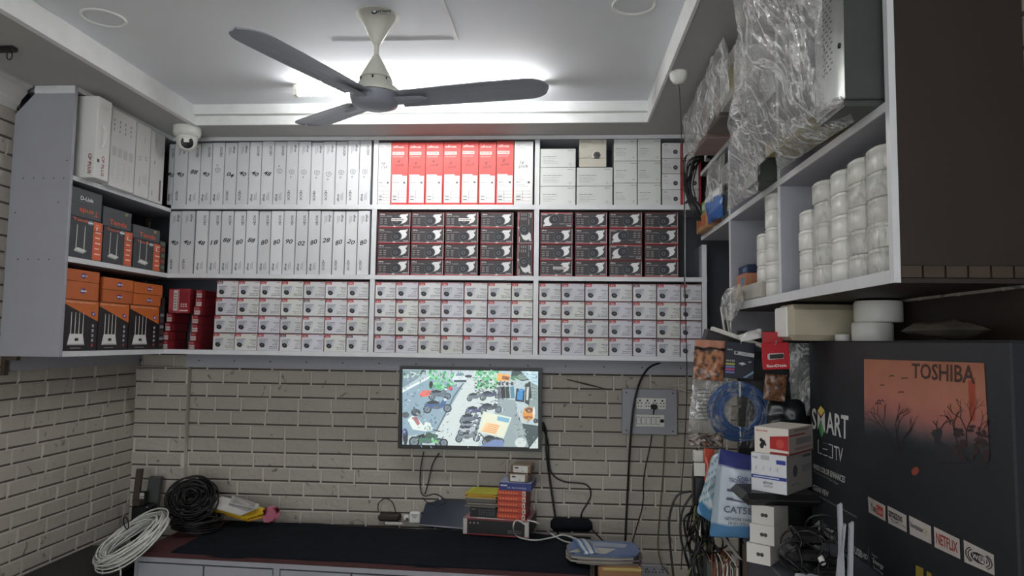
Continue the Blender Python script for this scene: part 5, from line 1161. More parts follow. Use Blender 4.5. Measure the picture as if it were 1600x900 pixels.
for k in range(5): a = k*2*PI/5+.3; P_([f(.78, .48), f(.78+.06*math.cos(a+.3), .48+.09*math.sin(a+.3)), f(.78+.16*math.cos(a), .48+.26*math.sin(a)), f(.78+.06*math.cos(a-.3), .48+.09*math.sin(a-.3))], 1.5+k*.05, (150, 166, 80))
T('NETFLIX', bq(badges[3], .08, .22, .92, .76)[0], (150, 42, 38), True, .0015)
f = bq(badges[4], 0, 0, 1, 1)[1]; P_([f(.5+.28*math.cos(t), .52+.24*math.sin(t)) for t in [i*2*PI/18 for i in range(18)]], 1.3, (30, 28, 30)); P_(bq(badges[4], .52, .36, .74, .68)[0], 1.5, (200, 194, 190)); T('Wi', bq(badges[4], .28, .40, .50, .64)[0], (210, 206, 200), True, .0016); T('Fi', bq(badges[4], .56, .40, .70, .64)[0], (30, 28, 30), True, .0018)
for s in (-1, 1):
    for r in (.36, .44): pline(m, fz, [f(.5+s*r*math.cos(t)*1.0, .52+.42*r/.44*math.sin(t)) for t in [-.9+i*.3 for i in range(7)]], 4, .0015, N_, 'print_dark', (30, 28, 30))
for a, b in ((430, 458), (470, 488)): P_([(a, 860+(a-430)*.5), (b, 872+(a-430)*.5), (b, 905), (a, 905)], 1, (150, 130, 50))
ob = m.build('television_carton', O=(1.0, 2.05, CZ)); tag(ob, 'large black television carton printed TOSHIBA over a sunset, on the side counter', 'carton')
m = MB()
m.obox((TX-.0005, 1.505, zt_-.0), (0, 1.14, 0), (.10, 0, 0), (0, 0, .0012), 'print_dark', (56, 58, 62)); m.build('packing_tape', ob)
# white things on top of the television carton under the cabinet
m = MB(); A = at(1218, 532, y=2.60); m.box(.80, 1.11, 2.50, 2.66, zt_+.0015, zt_+.128, 'print_dark', (176, 168, 146), bev=.02); ob = m.build('wrapped_carton', O=(.95, 2.58, zt_)); tag(ob, 'pale rounded carton lying across the far end of the television carton', 'carton')  # white carton, its body coloured brownish for the shaded front
m = MB(); m.box(.796, .805, 2.515, 2.645, zt_+.012, zt_+.118, 'plastic', bev=.004); m.build('end_cap', ob)
def tin_mesh(r, h, sq=5):
    m = MB(); n = 28; prof = [(.93, 0), (1, .004), (1, h-.016), (.975, h-.0155), (.975, h-.0135), (1, h-.013), (1, h-.006), (.94, h-.0008)]
    vs = []
    for (k, z) in prof:
        for i in range(n): t = 2*PI*i/n; q = 1/(abs(math.cos(t))**sq+abs(math.sin(t))**sq)**(1/sq); vs.append((math.cos(t)*q*r*k, math.sin(t)*q*r*k, z))
    fs = [(a*n+i, a*n+(i+1) % n, (a+1)*n+(i+1) % n, (a+1)*n+i) for a in range(len(prof)-1) for i in range(n)]
    m.add(vs, fs, 'plastic', smooth=True); m.add(vs[:n], [tuple(range(n))[::-1]], 'plastic'); m.add(vs[-n:], [tuple(range(n))], 'plastic'); return m
TIN = tin_mesh(.058, .0655, 3.2).build('junction_box', local=True); tag(TIN, 'white round-cornered plastic junction box', 'junction box'); TK = Kind(TIN)
HT = ('lowest', 'second up', 'third up', 'fourth up', 'topmost'); CN = ('nearest', 'second', 'third', 'fourth', 'farthest')
jr = random.Random(4)
cols_ = [(.868, 1.862, 5), (.868, 1.988, 5), (.872, 2.122, 5), (.870, 2.262, 5), (.874, 2.405, 4)]
for ci, (x, y, n) in enumerate(cols_):
    for r in range(n):
        rn = HT[r] if n == 5 else ('lowest', 'second up', 'second down', 'topmost')[r]
        TK.put((x+jr.uniform(-.003, .003), y+jr.uniform(-.003, .003), 1.7325+r*.066), (0, 0, jr.uniform(-.06, .06)), (1, 1, 1), 'white junction box, %s in the %s stack of the near right-hand bay' % (rn, CN[ci]), 'white junction boxes stacked in the near right bay')
    if ci in (0, 1, 3):
        m = MB()
        def slv(u, v, x=x, y=y, n=n, ci=ci):
            t = 2*PI*u; q = 1/(abs(math.cos(t))**3.2+abs(math.sin(t))**3.2)**(1/3.2); z = 1.736+(n*.066-.004)*v; R = .0615+.0025*noise.noise(V3((math.cos(t)*3, math.sin(t)*3+ci, z*22)))
            return V3((x+math.cos(t)*q*R, y+math.sin(t)*q*R, z))
        m.grid(slv, 40, 30, 'film_thin'); tag(m.build('plastic_sleeve', O=(x, y, 1.736)), 'clear plastic sleeve round the %s stack of white junction boxes' % CN[ci], 'plastic sleeve')
for ci, (x, y, z0, n, sc) in enumerate(((.862, 2.755, 1.7325, 6, 1.0), (.868, 2.93, 1.80, 3, .85), (.905, 3.06, 1.80, 2, .8))):
    if ci: 
        if ci == 1: m = MB(); m.box(.80, .96, 2.84, 3.14, 1.7325, 1.799, 'print_dark', (176, 172, 164), bev=.006); tag(m.build('packet', O=(.88, 3.0, 1.7325)), 'pale packet under the two short stacks of junction boxes', 'packet')
    for r in range(n):
        TK.put((x, y, z0+r*.066), (0, 0, jr.uniform(-.05, .05)), (sc, sc, 1), 'white junction box, %s in the %s of the middle right-hand bay' % ((('lowest', 'second up', 'third up', 'third down', 'second down', 'topmost') if n == 6 else ('lowest', 'middle one', 'topmost'))[r] if n != 2 else ('lower', 'upper')[r], ('tall stack', 'three-high stack', 'two-high stack')[ci]), 'white junction boxes in the middle right bay')
z = zt_+.0015
for k, (x, y, r, h, z, lb) in enumerate(((1.02, 2.36, .062, .060, z, 'white round tin under the larger one on top of the television carton'), (1.035, 2.35, .072, .068, z+.061, 'larger white round tin stacked under the right cabinet on another tin'), (.965, 2.46, .024, .022, z, 'tiny white round cap beside the tins on the television carton'))):
    m = MB(); m.lathe([(r*.96, 0), (r, .004), (r, h*.9), (r*.94, h)], 'plastic', 28, (x, y, z)); tag(m.build('round_tin', O=(x, y, z)), lb, 'tin')
m = MB(); pillow(m, [(.99, 1.82, zt_+.03), (.99, 2.12, zt_+.03), (1.08, 2.12, zt_+.03), (1.08, 1.82, zt_+.03)], .05, 'print_dark', lambda u, v: (96, 90, 80), crump=.006); tag(m.build('plastic_packet', O=(1.03, 1.97, zt_)), 'dull crumpled packet lying on the near half of the television carton', 'packet')
# books in the middle bay
for k, (z0, z1, y0, y1, col, lb) in enumerate(((1.7325, 1.80, 3.16, 3.30, (206, 176, 120), 'tan box at the bottom of the middle right bay'), (1.801, 1.862, 3.15, 3.31, (176, 120, 92), 'orange-brown box above the tan box in the middle right bay'), (1.863, 1.90, 3.15, 3.31, (36, 48, 76), 'dark blue box on top of the pile in the middle right bay'))):
    m = MB(); m.box(.815+.01*k, .96, y0, y1, z0, z1, 'print_dark', col, bev=.002); fr = (V3((.815+.01*k, y0, z0)), V3((0, 1, 0)), V3((0, 0, 1)), NRt)
    m.rect(fr, .02, (y1-y0)*.5, (z1-z0)*.2, (z1-z0)*.7, .0006, 'print_dark', (90, 130, 160) if k else (226, 206, 160)); tag(m.build('accessory_box', O=(.88, y0, z0)), lb, 'box')
m = MB(); pillow(m, [(.76, 2.98, 1.80), (.78, 3.30, 1.80), (.75, 3.28, 1.66), (.72, 2.96, 1.64)], .05, 'film', crump=.014, freq=18, seed=5); tag(m.build('plastic_bag', O=(.76, 3.1, 1.66)), 'crumpled clear plastic bag hanging over the lower edge of the middle right bay', 'plastic bag')
# perforated steel enclosure, upper near bay, wrapped in film
m = MB(); ex0, ex1, ey0, ey1, ez0, ez1 = .715, 1.05, 1.772, 1.965, 2.152, 2.62
m.box(ex0, ex1, ey0, ey1, ez0+.012, ez1, 'metaldark', bev=.003); m.box(ex0-.002, ex0, ey0, ey1, ez0+.012, ez1, 'metal')
for r in range(24):
    for c in range(3): fr = (V3((ex0-.002, ey1, ez0)), V3((0, -1, 0)), V3((0, 0, 1)), NRt); m.rect(fr, .05+c*.025+(.01 if r % 2 else 0), .062+c*.025+(.01 if r % 2 else 0), .12+r*.014, .124+r*.014, .0006, 'black')
m.box(ex0, ex1, ey0+.01, ey1-.01, ez0-.003, ez0+.012, 'metaldark')
ob = m.build('steel_enclosure', O=((ex0+ex1)/2, (ey0+ey1)/2, ez0)); tag(ob, 'perforated steel equipment case wrapped in plastic on the upper right shelf', 'equipment case')
for z in (.16, .33): m = MB(); m.lathe([(.007, 0), (.007, .003), (0, .005)], 'black', 10, (ex0-.002, ey0+.025, ez0+z), (-1, 0, 0)); m.build('screw', ob)
# smaller metal box
m = MB(); y0, y1, z0, z1 = 2.635, 2.80, 2.149, 2.285
m.box(.74, .98, y0, y1, z0, z1-.02, 'metaldark', bev=.01); m.box(.76, .96, y0+.005, y1-.005, z1-.022, z1, 'metaldark', bev=.01); m.box(.7385, .74, y0+.01, y1-.01, z0+.01, z1-.03, 'metal')
ob = m.build('metal_box', O=(.86, 2.7, z0)); tag(ob, 'small grey metal box with rounded top, half under the hanging plastic', 'metal box')
m = MB(); m.lathe([(.006, 0), (.006, .003), (0, .004)], 'black', 10, (.7385, y0+.03, z0+.06), (-1, 0, 0)); m.build('screw', ob)
# big hanging film
def film_obj(quads, label, cat='plastic bag', name='plastic_bag', mt='film', group=None):
    m = MB()
    for q, th, cr, fq, sd, nu, nv in quads: pillow(m, q, th, mt, crump=cr, freq=fq, seed=sd, nu=nu, nv=nv)
    o = m.build(name, O=quads[0][0][3]); tag(o, label, cat, group); return o
q1 = [at(1142, -25, x=.50), at(1284, -25, x=.66), at(1288, 165, x=.695), at(1182, 262, x=.70)]
o1 = film_obj([(q1, .05, .020, 9, 1, 40, 34)], 'big crumpled sheet of clear plastic drooping from the steel case', mt='film')
q2 = [at(1150, 60, x=.56), at(1186, 90, x=.60), at(1184, 300, x=.745), at(1136, 330, x=.76)]
film_obj([(q2, .05, .016, 16, 2, 16, 40)], 'long twisted tail of clear plastic hanging to the right-hand shelf edge')
q3 = [at(1205, 200, x=.66), at(1315, 150, x=.70), at(1335, 190, x=.78), at(1215, 268, x=.76)]
film_obj([(q3, .04, .010, 16, 3, 24, 14)], 'lower fold of clear plastic lying along the right-hand shelf edge', mt='film')
m = MB(); m.obox(at(1196, 246, x=.76), at(1262, 203, x=.76)-at(1196, 246, x=.76), V3((.12, 0, 0)), V3((0, 0, .045)), 'print_dark', (176, 160, 110)); tag(m.build('foam_block', O=at(1196, 246, x=.76)), 'yellowish foam block seen through the hanging plastic', 'foam block')
# wrapped parcels on the high far shelf
for k, (x0, x1, y0, y1, z1, col, lb, q) in enumerate(((.67, .96, 2.68, 2.93, 2.70, (196, 196, 190), 'white carton wrapped in clear plastic, nearest on the high right shelf', None), (.68, .96, 2.99, 3.24, 2.69, (116, 110, 104), 'dark grey carton in clear plastic behind the wrapped white one', None), (.69, .96, 3.30, 3.62, 2.68, (156, 134, 130), 'pinkish carton in clear plastic, farthest on the high right shelf', None))):
    m = MB(); m.box(x0, x1, y0, y1, 2.5125, z1, 'print_dark', col, bev=.004); 
    fr = (V3((x0, y0, 2.5125)), V3((0, 1, 0)), V3((0, 0, 1)), NRt); m.rect(fr, .02, .09, .03, .12, .001, 'print_dark', (166, 156, 110) if k == 0 else (150, 96, 96))
    ob = m.build('wrapped_carton', O=((x0+x1)/2, (y0+y1)/2, 2.5125)); tag(ob, lb, 'carton')
    m = MB(); pillow(m, [(x0-.05, y1+.03, 2.71), (x0-.05, y0-.05, 2.71), (x0-.03, y0-.04, 2.50), (x0-.015, y1+.01, 2.49)], .05, 'film', crump=.012, freq=16, seed=k+7, nu=20, nv=20); m.build('film_wrap', ob)
# far bay shelf: cardboard box, green pack, blue adapter, packed whites
m = MB(); m.box(.765, .90, 3.66, 3.93, 2.149, 2.238, 'print_dark', (166, 128, 88), bev=.003); fr = (V3((.765, 3.66, 2.149)), V3((1, 0, 0)), V3((0, 0, 1)), NB); m.rect(fr, .02, .12, .02, .07, .001, 'print_dark', (150, 90, 60)); fr = (V3((.765, 3.66, 2.149)), V3((0, 1, 0)), V3((0, 0, 1)), NRt); m.rect(fr, .03, .12, .02, .07, .001, 'print_dark', (176, 90, 60)); m.rect(fr, .15, .24, .03, .06, .001, 'print_dark', (176, 90, 60))
tag(m.build('cardboard_box', O=(.83, 3.8, 2.149)), 'small brown cardboard box at the far end of the right-hand shelf', 'box')
m = MB(); m.box(.775, .87, 3.68, 3.84, 2.239, 2.312, 'print_dark', (104, 150, 64), bev=.006); m.rect((V3((.775, 3.68, 2.239)), V3((0, 1, 0)), V3((0, 0, 1)), NRt), .02, .14, .02, .05, .001, 'print_dark', (190, 200, 170)); tag(m.build('packet', O=(.82, 3.76, 2.239)), 'green packet on top of the small brown cardboard box', 'packet')
m = MB(); pillow(m, [(.76, 3.62, 2.30), (.78, 3.38, 2.32), (.78, 3.37, 2.152), (.76, 3.60, 2.152)], .05, 'print_gloss', lambda u, v: (36, 84, 150) if v > .35 else (206, 208, 208), crump=.012, freq=20, seed=2); tag(m.build('packet', O=(.77, 3.5, 2.152)), 'blue and white crumpled packet beside the brown cardboard box', 'packet')
m = MB(); m.box(.82, .98, 3.37, 3.60, 2.149, 2.45, 'print_dark', (196, 198, 196), bev=.02); m.box(.815, .825, 3.40, 3.50, 2.30, 2.33, 'black'); tag(m.build('white_case', O=(.9, 3.5, 2.149)), 'tall white plastic case behind the blue packet', 'case')
m = MB(); pillow(m, [(.775, 3.66, 2.46), (.79, 3.36, 2.46), (.775, 3.37, 2.25), (.75, 3.64, 2.22)], .04, 'film', crump=.014, freq=18, seed=12); tag(m.build('plastic_bag', O=(.78, 3.5, 2.25)), 'small crumpled clear bag in front of the tall white case', 'plastic bag')
# hanging black cables at the far shelf
m = MB(); rc = random.Random(8)
for k in range(14):
    dx = rc.uniform(-15, 15); P = [at(1108+rc.uniform(-6, 4), 246+rc.uniform(-6, 6), y=3.90), at(1085+dx, 258+rc.uniform(-20, 10), y=3.86+rc.uniform(-.05, .05)), at(1076+dx*.6, 285, y=3.85), at(1080+dx*.5, 308, y=3.85), at(1092+dx, 325, y=3.84), at(1098+dx*.6, 345, y=3.80)]
    if k % 3 == 0: P = P[:4]+[at(1072+dx*.3, 318, y=3.85)]
    m.tube(smooth_path(P, 6), .0034, 'rubber', 5)
for k in range(3): m.tube(smooth_path([at(1118, 228+k*4, y=3.8), at(1106, 232+k*4, y=3.78), at(1102, 245+k*3, y=3.8), at(1110, 250, y=3.82)], 6), .005, 'whitecable', 5)
tag(m.build('cable_bundle', O=at(1085, 340, y=3.85)), 'tangled bundle of black cables hanging off the high right shelf end', 'cables', kind='stuff')
m = MB(); m.tube(smooth_path([at(1070, 320, y=3.85), at(1070, 360, y=3.86), at(1070, 430, y=3.87), at(1070, 470, y=3.87)], 5), .004, 'whitecable', 5); tag(m.build('cable', O=at(1070, 470, y=3.87)), 'white cable hanging in front of the right-hand bay of cartons', 'cable')
m = MB(); m.tube(smooth_path([at(1092, 325, y=3.82), at(1100, 350, y=3.80), at(1088, 300, y=3.85)], 5), .004, 'whitecable', 5)
m = MB(); m.box(at(1120, 400, y=3.42).x, at(1120, 400, y=3.42).x+.02, 3.40, 3.42, 1.46, 2.10, 'black'); m.build
# ------------------------------------------------------------------ display rack with hanging packs
RY = 2.80
root = empty('display_board', (.86, RY, 0), 'dark board standing behind the hanging packs and cable coil on the right', 'display board')
MB().box(.70, 1.11, RY, RY+.02, .0, 1.60, 'black').build('panel', root); m = MB(); m.box(.70, 1.11, RY-.006, RY, 1.52, 1.54, 'metaldark'); m.build('rail', root)
def hang(px0, py0, px1, py1, y, label, cat, name, col, th=.012, rot=0, draw=None, group=None, mt='print_gloss'):
    A = at(px0, py1, y=y); B = at(px1, py1, y=y); C = at(px0, py0, y=y); w = B.x-A.x; h = C.z-A.z; c, s = math.cos(rot), math.sin(rot)
    U_ = V3((c, 0, s)); W_ = V3((-s, 0, c)); m = MB(); m.box(0, w, 0, th, 0, h, mt, col, bev=.002); m.v = [A+U_*p.x+V3((0, 1, 0))*p.y+W_*p.z for p in m.v]
    fr = (A, U_, W_, NB)
    if draw: draw(m, fr, w, h)
    o = m.build(name, O=A+U_*w*.5+W_*h); tag(o, label, cat, group)
    k = MB(); t = A+U_*w*.5+W_*(h-.006); k.tube([t+V3((0, RY-t.y-.002, .004)), t+V3((0, -.006, .0)), t+V3((0, -.012, .012))], .0022, 'metal', 6); k.build('hook', o)
    return o
def dw(m, fr, w, h):
    o = .0008; m.poly(fr, [(w*.30, h*.66), (w*.97, h*.61), (w*.97, h*.71), (w*.30, h*.76)], o, 'print', (176, 176, 178)); m.ell(fr, w*.38, h*.71, w*.045, h*.035, o*2, 'print', (40, 46, 54), 12); m.text(fr, 'Adapter', w*.68, h*.685, h*.045, o*2, 'print', (70, 76, 84), -.05)
    m.text(fr, 'Wi-Fi', w*.15, h*.78, h*.045, o, 'print', (190, 196, 200), bold=True); m.text(fr, 'WI-FI BT', w*.19, h*.475, h*.055, o, 'print', (200, 200, 180), bold=True, w=w*.30)
    for k, c in enumerate(((166, 172, 60), (110, 120, 176), (176, 60, 110), (100, 106, 170))): m.rect(fr, w*.04, w*.34, h*(.36-.075*k), h*(.415-.075*k), o, 'print', c)
    m.poly(fr, [(w*.46, h*.42), (w*.60, h*.46), (w*.72, h*.41), (w*.58, h*.37)], o, 'print', (190, 196, 200)); m.poly(fr, [(w*.76, h*.48), (w*.86, h*.51), (w*.9, h*.47), (w*.82, h*.44)], o, 'print', (120, 130, 136)); m.poly(fr, [(w*.62, h*.04), (w*.74, h*.04), (w*.97, h*.17), (w*.97, h*.24)], o, 'print', (120, 146, 166))
hang(1131, 533, 1178, 590, 2.70, 'dark navy adapter pack hanging on the display board', 'pack', 'adapter_pack', (30, 38, 50), draw=dw, rot=-.06)
def ds(m, fr, w, h):
    o = .0008; P = [(w*.18, h*.40), (w*.18, h*.56), (w*.24, h*.60), (w*.78, h*.60), (w*.80, h*.50), (w*.78, h*.40), (w*.24, h*.37)]; m.poly(fr, P, o, 'print', (196, 186, 186)); m.poly(fr, [(w*.26, h*.40), (w*.26, h*.56), (w*.76, h*.58), (w*.80, h*.47), (w*.74, h*.41)], o*2, 'print', (40, 30, 32))
    m.text(fr, 'SanDisk', w*.5, h*.14, h*.10, o, 'print', (232, 224, 222), bold=True, w=w*.76); m.rect(fr, w*.02, w*.98, h*.80, h*.81, o, 'print', (130, 24, 30))
hang(1193, 536, 1235, 578, 2.60, 'red flash drive pack printed SanDisk hanging under the pale carton', 'pack', 'flash_drive_pack', (178, 32, 42), draw=ds, rot=.05)
m = MB(); A = at(1192, 540, y=2.615); m.obox(A, V3((.07, 0, 0)), V3((0, .008, 0)), V3((.0, 0, .05)), 'print', (170, 32, 40)); tag(m.build('flash_drive_pack', O=A+V3((.03, 0, .05))), 'second red pack showing only its top behind the SanDisk pack', 'pack')
def pick(cs):
    def f(u, v):
        n = noise.noise(V3((u*7, v*9, 3.3)))*.5+.5; return cs[min(len(cs)-1, int(n*len(cs)))]
    return f
def copper(u, v):
    if v < .18: return (186, 132, 110)
    if v < .30: return (40, 30, 30)
    n = noise.noise(V3((u*9, v*9, 1.3))); return (176, 124, 94) if n > .1 else ((146, 96, 70) if n > -.25 else (84, 70, 62))
m = MB(); pillow(m, [at(1086, 530, y=2.74), at(1136, 533, y=2.74), at(1130, 596, y=2.72), at(1082, 592, y=2.72)], .03, 'print_gloss', copper, crump=.007, freq=30, seed=4, nu=26, nv=30); tag(m.build('parts_bag', O=at(1110, 530, y=2.74)), 'shiny copper-brown bag of parts hanging left of the navy pack', 'bag')
m = MB(); pillow(m, [at(1083, 592, y=2.76), at(1140, 590, y=2.76), at(1142, 684, y=2.74), at(1074, 680, y=2.74)], .025, 'film', crump=.008, freq=22, seed=6, nu=22, nv=26)
fr = (at(1088, 665, y=2.70), V3((1, 0, 0)), V3((0, 0, 1)), NB)
for k in range(9): m.rect(fr, .005, .05, .02+k*.014, .0235+k*.014, .0, 'print', (90, 90, 88))
tag(m.build('parts_bag', O=at(1110, 592, y=2.76)), 'clear printed plastic bag hanging beneath the copper-brown bag', 'bag')
c = at(1155, 643, y=2.735); m = coil('x', c, (.02, -1, .05), .113, 22, .018, .0036, 'bluecable', 21, rad=.42, jit=.006); ob = m.build('cable_coil', O=c+V3((0, 0, .11))); tag(ob, 'flat coil of blue network cable hanging on the display board', 'cable coil')
for dz in (.085, -.085): m = MB(); m.box(c.x-.002, c.x+.002, c.y-.016, c.y+.016, c.z+dz-.028, c.z+dz+.028, 'plastic'); m.build('cable_tie', ob)
m = MB(); pillow(m, [at(1108, 596, y=2.70), at(1202, 596, y=2.70), at(1202, 700, y=2.69), at(1106, 700, y=2.69)], .012, 'film_thin', crump=.006, freq=20, seed=9, nu=20, nv=20, front_only=True); m.build('bag_film', ob)
m = MB(); pillow(m, [at(1196, 584, y=2.66), at(1230, 586, y=2.66), at(1226, 628, y=2.65), at(1192, 624, y=2.65)], .02, 'print_gloss', pick([(60, 44, 38), (96, 66, 48), (120, 84, 62), (40, 34, 32)]), crump=.006, freq=30, seed=14, nu=18, nv=18); tag(m.build('parts_bag', O=at(1210, 584, y=2.66)), 'brown glossy bag hanging below the red SanDisk pack', 'bag')
m = MB(); pillow(m, [at(1232, 536, y=2.72), at(1268, 536, y=2.72), at(1266, 650, y=2.70), at(1236, 650, y=2.70)], .03, 'film', crump=.010, freq=26, seed=15, nu=14, nv=26); tag(m.build('plastic_bag', O=at(1250, 536, y=2.72)), 'long clear crumpled bag hanging between the red pack and the television carton', 'plastic bag')
m = MB(); pillow(m, [at(1200, 626, y=2.70), at(1256, 622, y=2.70), at(1262, 664, y=2.68), at(1198, 666, y=2.68)], .04, 'print_gloss', lambda u, v: (26, 28, 30), crump=.008, freq=26, seed=16); tag(m.build('parts_bag', O=at(1228, 624, y=2.70)), 'black bag hanging low beside the blue cable coil', 'bag')
# dark pouch and white strip lying on top of the packs, at the cabinet foot
m = MB(); A = at(1103, 530, y=2.78); m.obox(A, V3((.13, 0, -.045)), V3((0, .08, 0)), V3((.01, 0, .04)), 'black'); tag(m.build('pouch', O=A), 'flat black pouch lying above the copper-brown bag', 'pouch')
m = MB(); A = at(1113, 516, y=2.72); m.obox(A, V3((.19, 0, -.065)), V3((0, .04, 0)), V3((.004, 0, .014)), 'offwhite'); tag(m.build('plastic_strip', O=A), 'long off-white strip sloping above the navy pack', 'strip')
m = MB(); pillow(m, [at(1152, 524, y=2.70), at(1190, 514, y=2.70), at(1190, 528, y=2.66), at(1158, 534, y=2.66)], .02, 'print_gloss', lambda u, v: (206, 206, 204), crump=.008, freq=30, seed=18); tag(m.build('paper_wrapper', O=at(1170, 530, y=2.68)), 'crumpled white wrapper above the navy adapter pack', 'wrapper')
for k, (x, lb) in enumerate(((1130, 'left of two pale sticks leaning against the cabinet post'), (1136, 'right of two pale sticks leaning against the cabinet post'))):
    m = MB(); m.tube([at(x-3, 480, y=3.22), at(x+3+k*2, 524, y=3.18)], .006, 'offwhite', 8); tag(m.build('plastic_stick', O=at(x+3, 524, y=3.18)), lb, 'stick')
# ------------------------------------------------------------------ things on the counter
def rbox(corner, w1, w2, h, ang, mt, col):
    c, s = math.cos(ang), math.sin(ang); U1 = V3((-c, s, 0)); U2 = V3((s, c, 0)); m = MB(); m.obox(corner, U1*w1, U2*w2, V3((0, 0, h)), mt, col)
    f1 = (corner+U1*w1, -U1, V3((0, 0, 1)), -U2); f2 = (corner, U2, V3((0, 0, 1)), -U1); return m, f1, f2
ang = math.radians(40)
stack_z = CZ+.001
base = V3((at(1226, 800, y=2.15).x, 2.15, 0))
for k, (w1, hh, off) in enumerate(((.070, .056, .012), (.072, .056, .0), (.066, .056, .0))):
    m, f1, f2 = rbox(V3((base.x-.028-off, base.y+.01, stack_z)), w1, .13, hh, math.radians(35), 'print', (206, 204, 198)); m.ell(f1, w1*.5, hh*.5, .006, .006, .0008, 'print', (60, 58, 58), 8); m.ell(f1, w1*.65, hh*.5, .006, .006, .0008, 'print', (60, 58, 58), 8)
    tag(m.build('adapter_box', O=(base.x, base.y, stack_z)), 'small white box under the camera cartons, %s of three' % ('lowest', 'middle', 'topmost')[k], 'box', 'small white boxes under the camera cartons'); stack_z += hh+.001
zb_ = stack_z; z2 = at(1229, 774, y=2.15).z
m = MB(); c0 = V3((base.x+.02, base.y+.10, zb_)); m.box(c0.x-.135, c0.x+.10, c0.y-.09, c0.y+.08, zb_, max(z2-.001, zb_+.02), 'black', bev=.02); tag(m.build('zip_case', O=c0), 'flat black case lying between the white boxes and the camera cartons', 'case'); z2 = max(z2, zb_+.021)
h2 = at(1229, 713, y=2.15).z-z2; m, f1, f2 = rbox(V3((at(1229, 740, y=2.15).x, 2.15, z2)), .108, .19, h2, ang, 'print', (214, 216, 220)); w1 = .108; o = .0008
m.rect(f1, 0, w1, h2*.34, h2*.43, o, 'print', (44, 64, 140)); m.rect(f1, w1*.06, w1*.8, h2*.37, h2*.40, o*2, 'print', (200, 206, 226)); m.rect(f1, w1*.72, w1*.98, h2*.76, h2*.87, o, 'print', (50, 66, 150)); m.rect(f1, w1*.28, w1*.52, h2*.84, h2*.96, o, 'print', (176, 178, 180)); m.text(f1, 'PoE', w1*.12, h2*.88, h2*.06, o, 'print', (60, 60, 66), bold=True)
for k in range(4): m.rect(f1, w1*(.14+.2*k), w1*(.155+.2*k), h2*.56, h2*.66, o, 'print', (120, 124, 130))
m.text(f1, 'NETWORK', w1*.48, h2*.24, h2*.07, o, 'print', (60, 62, 70), bold=True, w=w1*.28); m.text(f1, 'SWITCH', w1*.48, h2*.15, h2*.06, o, 'print', (60, 62, 70), w=w1*.26)
m.rect(f2, 0, .19, 0, h2, o, 'print', (130, 128, 126)); m.ell(f2, .06, h2*.56, .018, .018, o*2, 'print', (70, 70, 76), 14); m.rect(f2, .11, .18, h2*.48, h2*.66, o*2, 'print', (112, 112, 116)); m.rect(f2, .12, .18, h2*.86, h2*.93, o*2, 'print', (70, 72, 80)); lines(m, f2, .03, .12, h2*.2, 1, .01, .003, (80, 80, 84), o*2)
tag(m.build('switch_carton', O=(base.x, 2.2, z2)), 'white and blue network carton under the red and white one on the counter', 'carton')
z3 = z2+h2+.001; h3 = at(1232, 671, y=2.15).z-z3; m, f1, f2 = rbox(V3((at(1232, 690, y=2.15).x, 2.15, z3)), .104, .185, h3, ang, 'print', (216, 210, 200)); w1 = .104
m.poly(f1, [(w1*.46, h3*.20), (w1, h3*.16), (w1, h3*.74), (w1*.46, h3*.66)], o, 'print', (168, 40, 40)); m.rect(f1, w1*.46, w1, 0, h3*.08, o, 'print', (140, 34, 36)); m.text(f1, 'SECURE', w1*.22, h3*.86, h3*.07, o, 'print', (176, 50, 44), bold=True, w=w1*.36); m.ell(f1, w1*.76, h3*.42, .012, .014, o*2, 'print', (190, 70, 64), 10)
for q in ((.20, .50, .03, .05), (.26, .40, .05, .08), (.22, .28, .05, .07), (.32, .34, .03, .03)): m.ell(f1, w1*q[0], h3*q[1], w1*q[2]*1.8, h3*q[3]*1.3, o, 'print', (40, 38, 40), 7, q[0]*7)
m.rect(f2, 0, .185, 0, h3, o, 'print', (146, 138, 130)); m.rect(f2, 0, .12, h3*.70, h3*.76, o*2, 'print', (120, 44, 44)); m.rect(f2, .05, .17, h3*.36, h3*.60, o*2, 'print', (110, 108, 108)); m.rect(f2, .04, .17, h3*.14, h3*.24, o*2, 'print', (128, 112, 106)); m.rect(f2, .04, .15, h3*.87, h3*.92, o*2, 'print', (90, 86, 84)); m.rect(f2, 0, .185, 0, h3*.06, o*3, 'print', (112, 40, 42))
tag(m.build('camera_carton', O=(base.x, 2.2, z3)), 'red and white carton with black figure on top of the counter stack', 'carton')
# black adapters and coiled leads
rk = random.Random(12)
m = MB()
for k in range(4): x = base.x+.02+rk.uniform(-.02, .05); y = 2.02+rk.uniform(-.05, .04); m.box(x-.04, x+.04, y-.05, y+.03, CZ+.001+k*.036, CZ+.034+k*.036, 'black', bev=.008)
for k in range(24):
    cx, cy, cz = base.x+rk.uniform(-.05, .09), 2.0+rk.uniform(-.08, .06), CZ+.02+rk.uniform(.0, .14); R = rk.uniform(.03, .06); a = V3((rk.uniform(-1, 1), rk.uniform(-1, 1), rk.uniform(-.3, 1))).normalized(); b = a.cross(V3((.3, .5, 1))).normalized(); c_ = a.cross(b)
    m.tube([V3((cx, cy, max(cz, CZ+.004)))+(b*math.cos(t)+c_*math.sin(t)*.7)*R*(1 if True else 0) for t in [i*PI/9 for i in range(18)]], .0028, 'rubber', 5, closed=True)
tag(m.build('adapter_heap', O=(base.x, 2.0, CZ)), 'heap of black power adapters and coiled leads on the counter', 'adapters', kind='stuff')
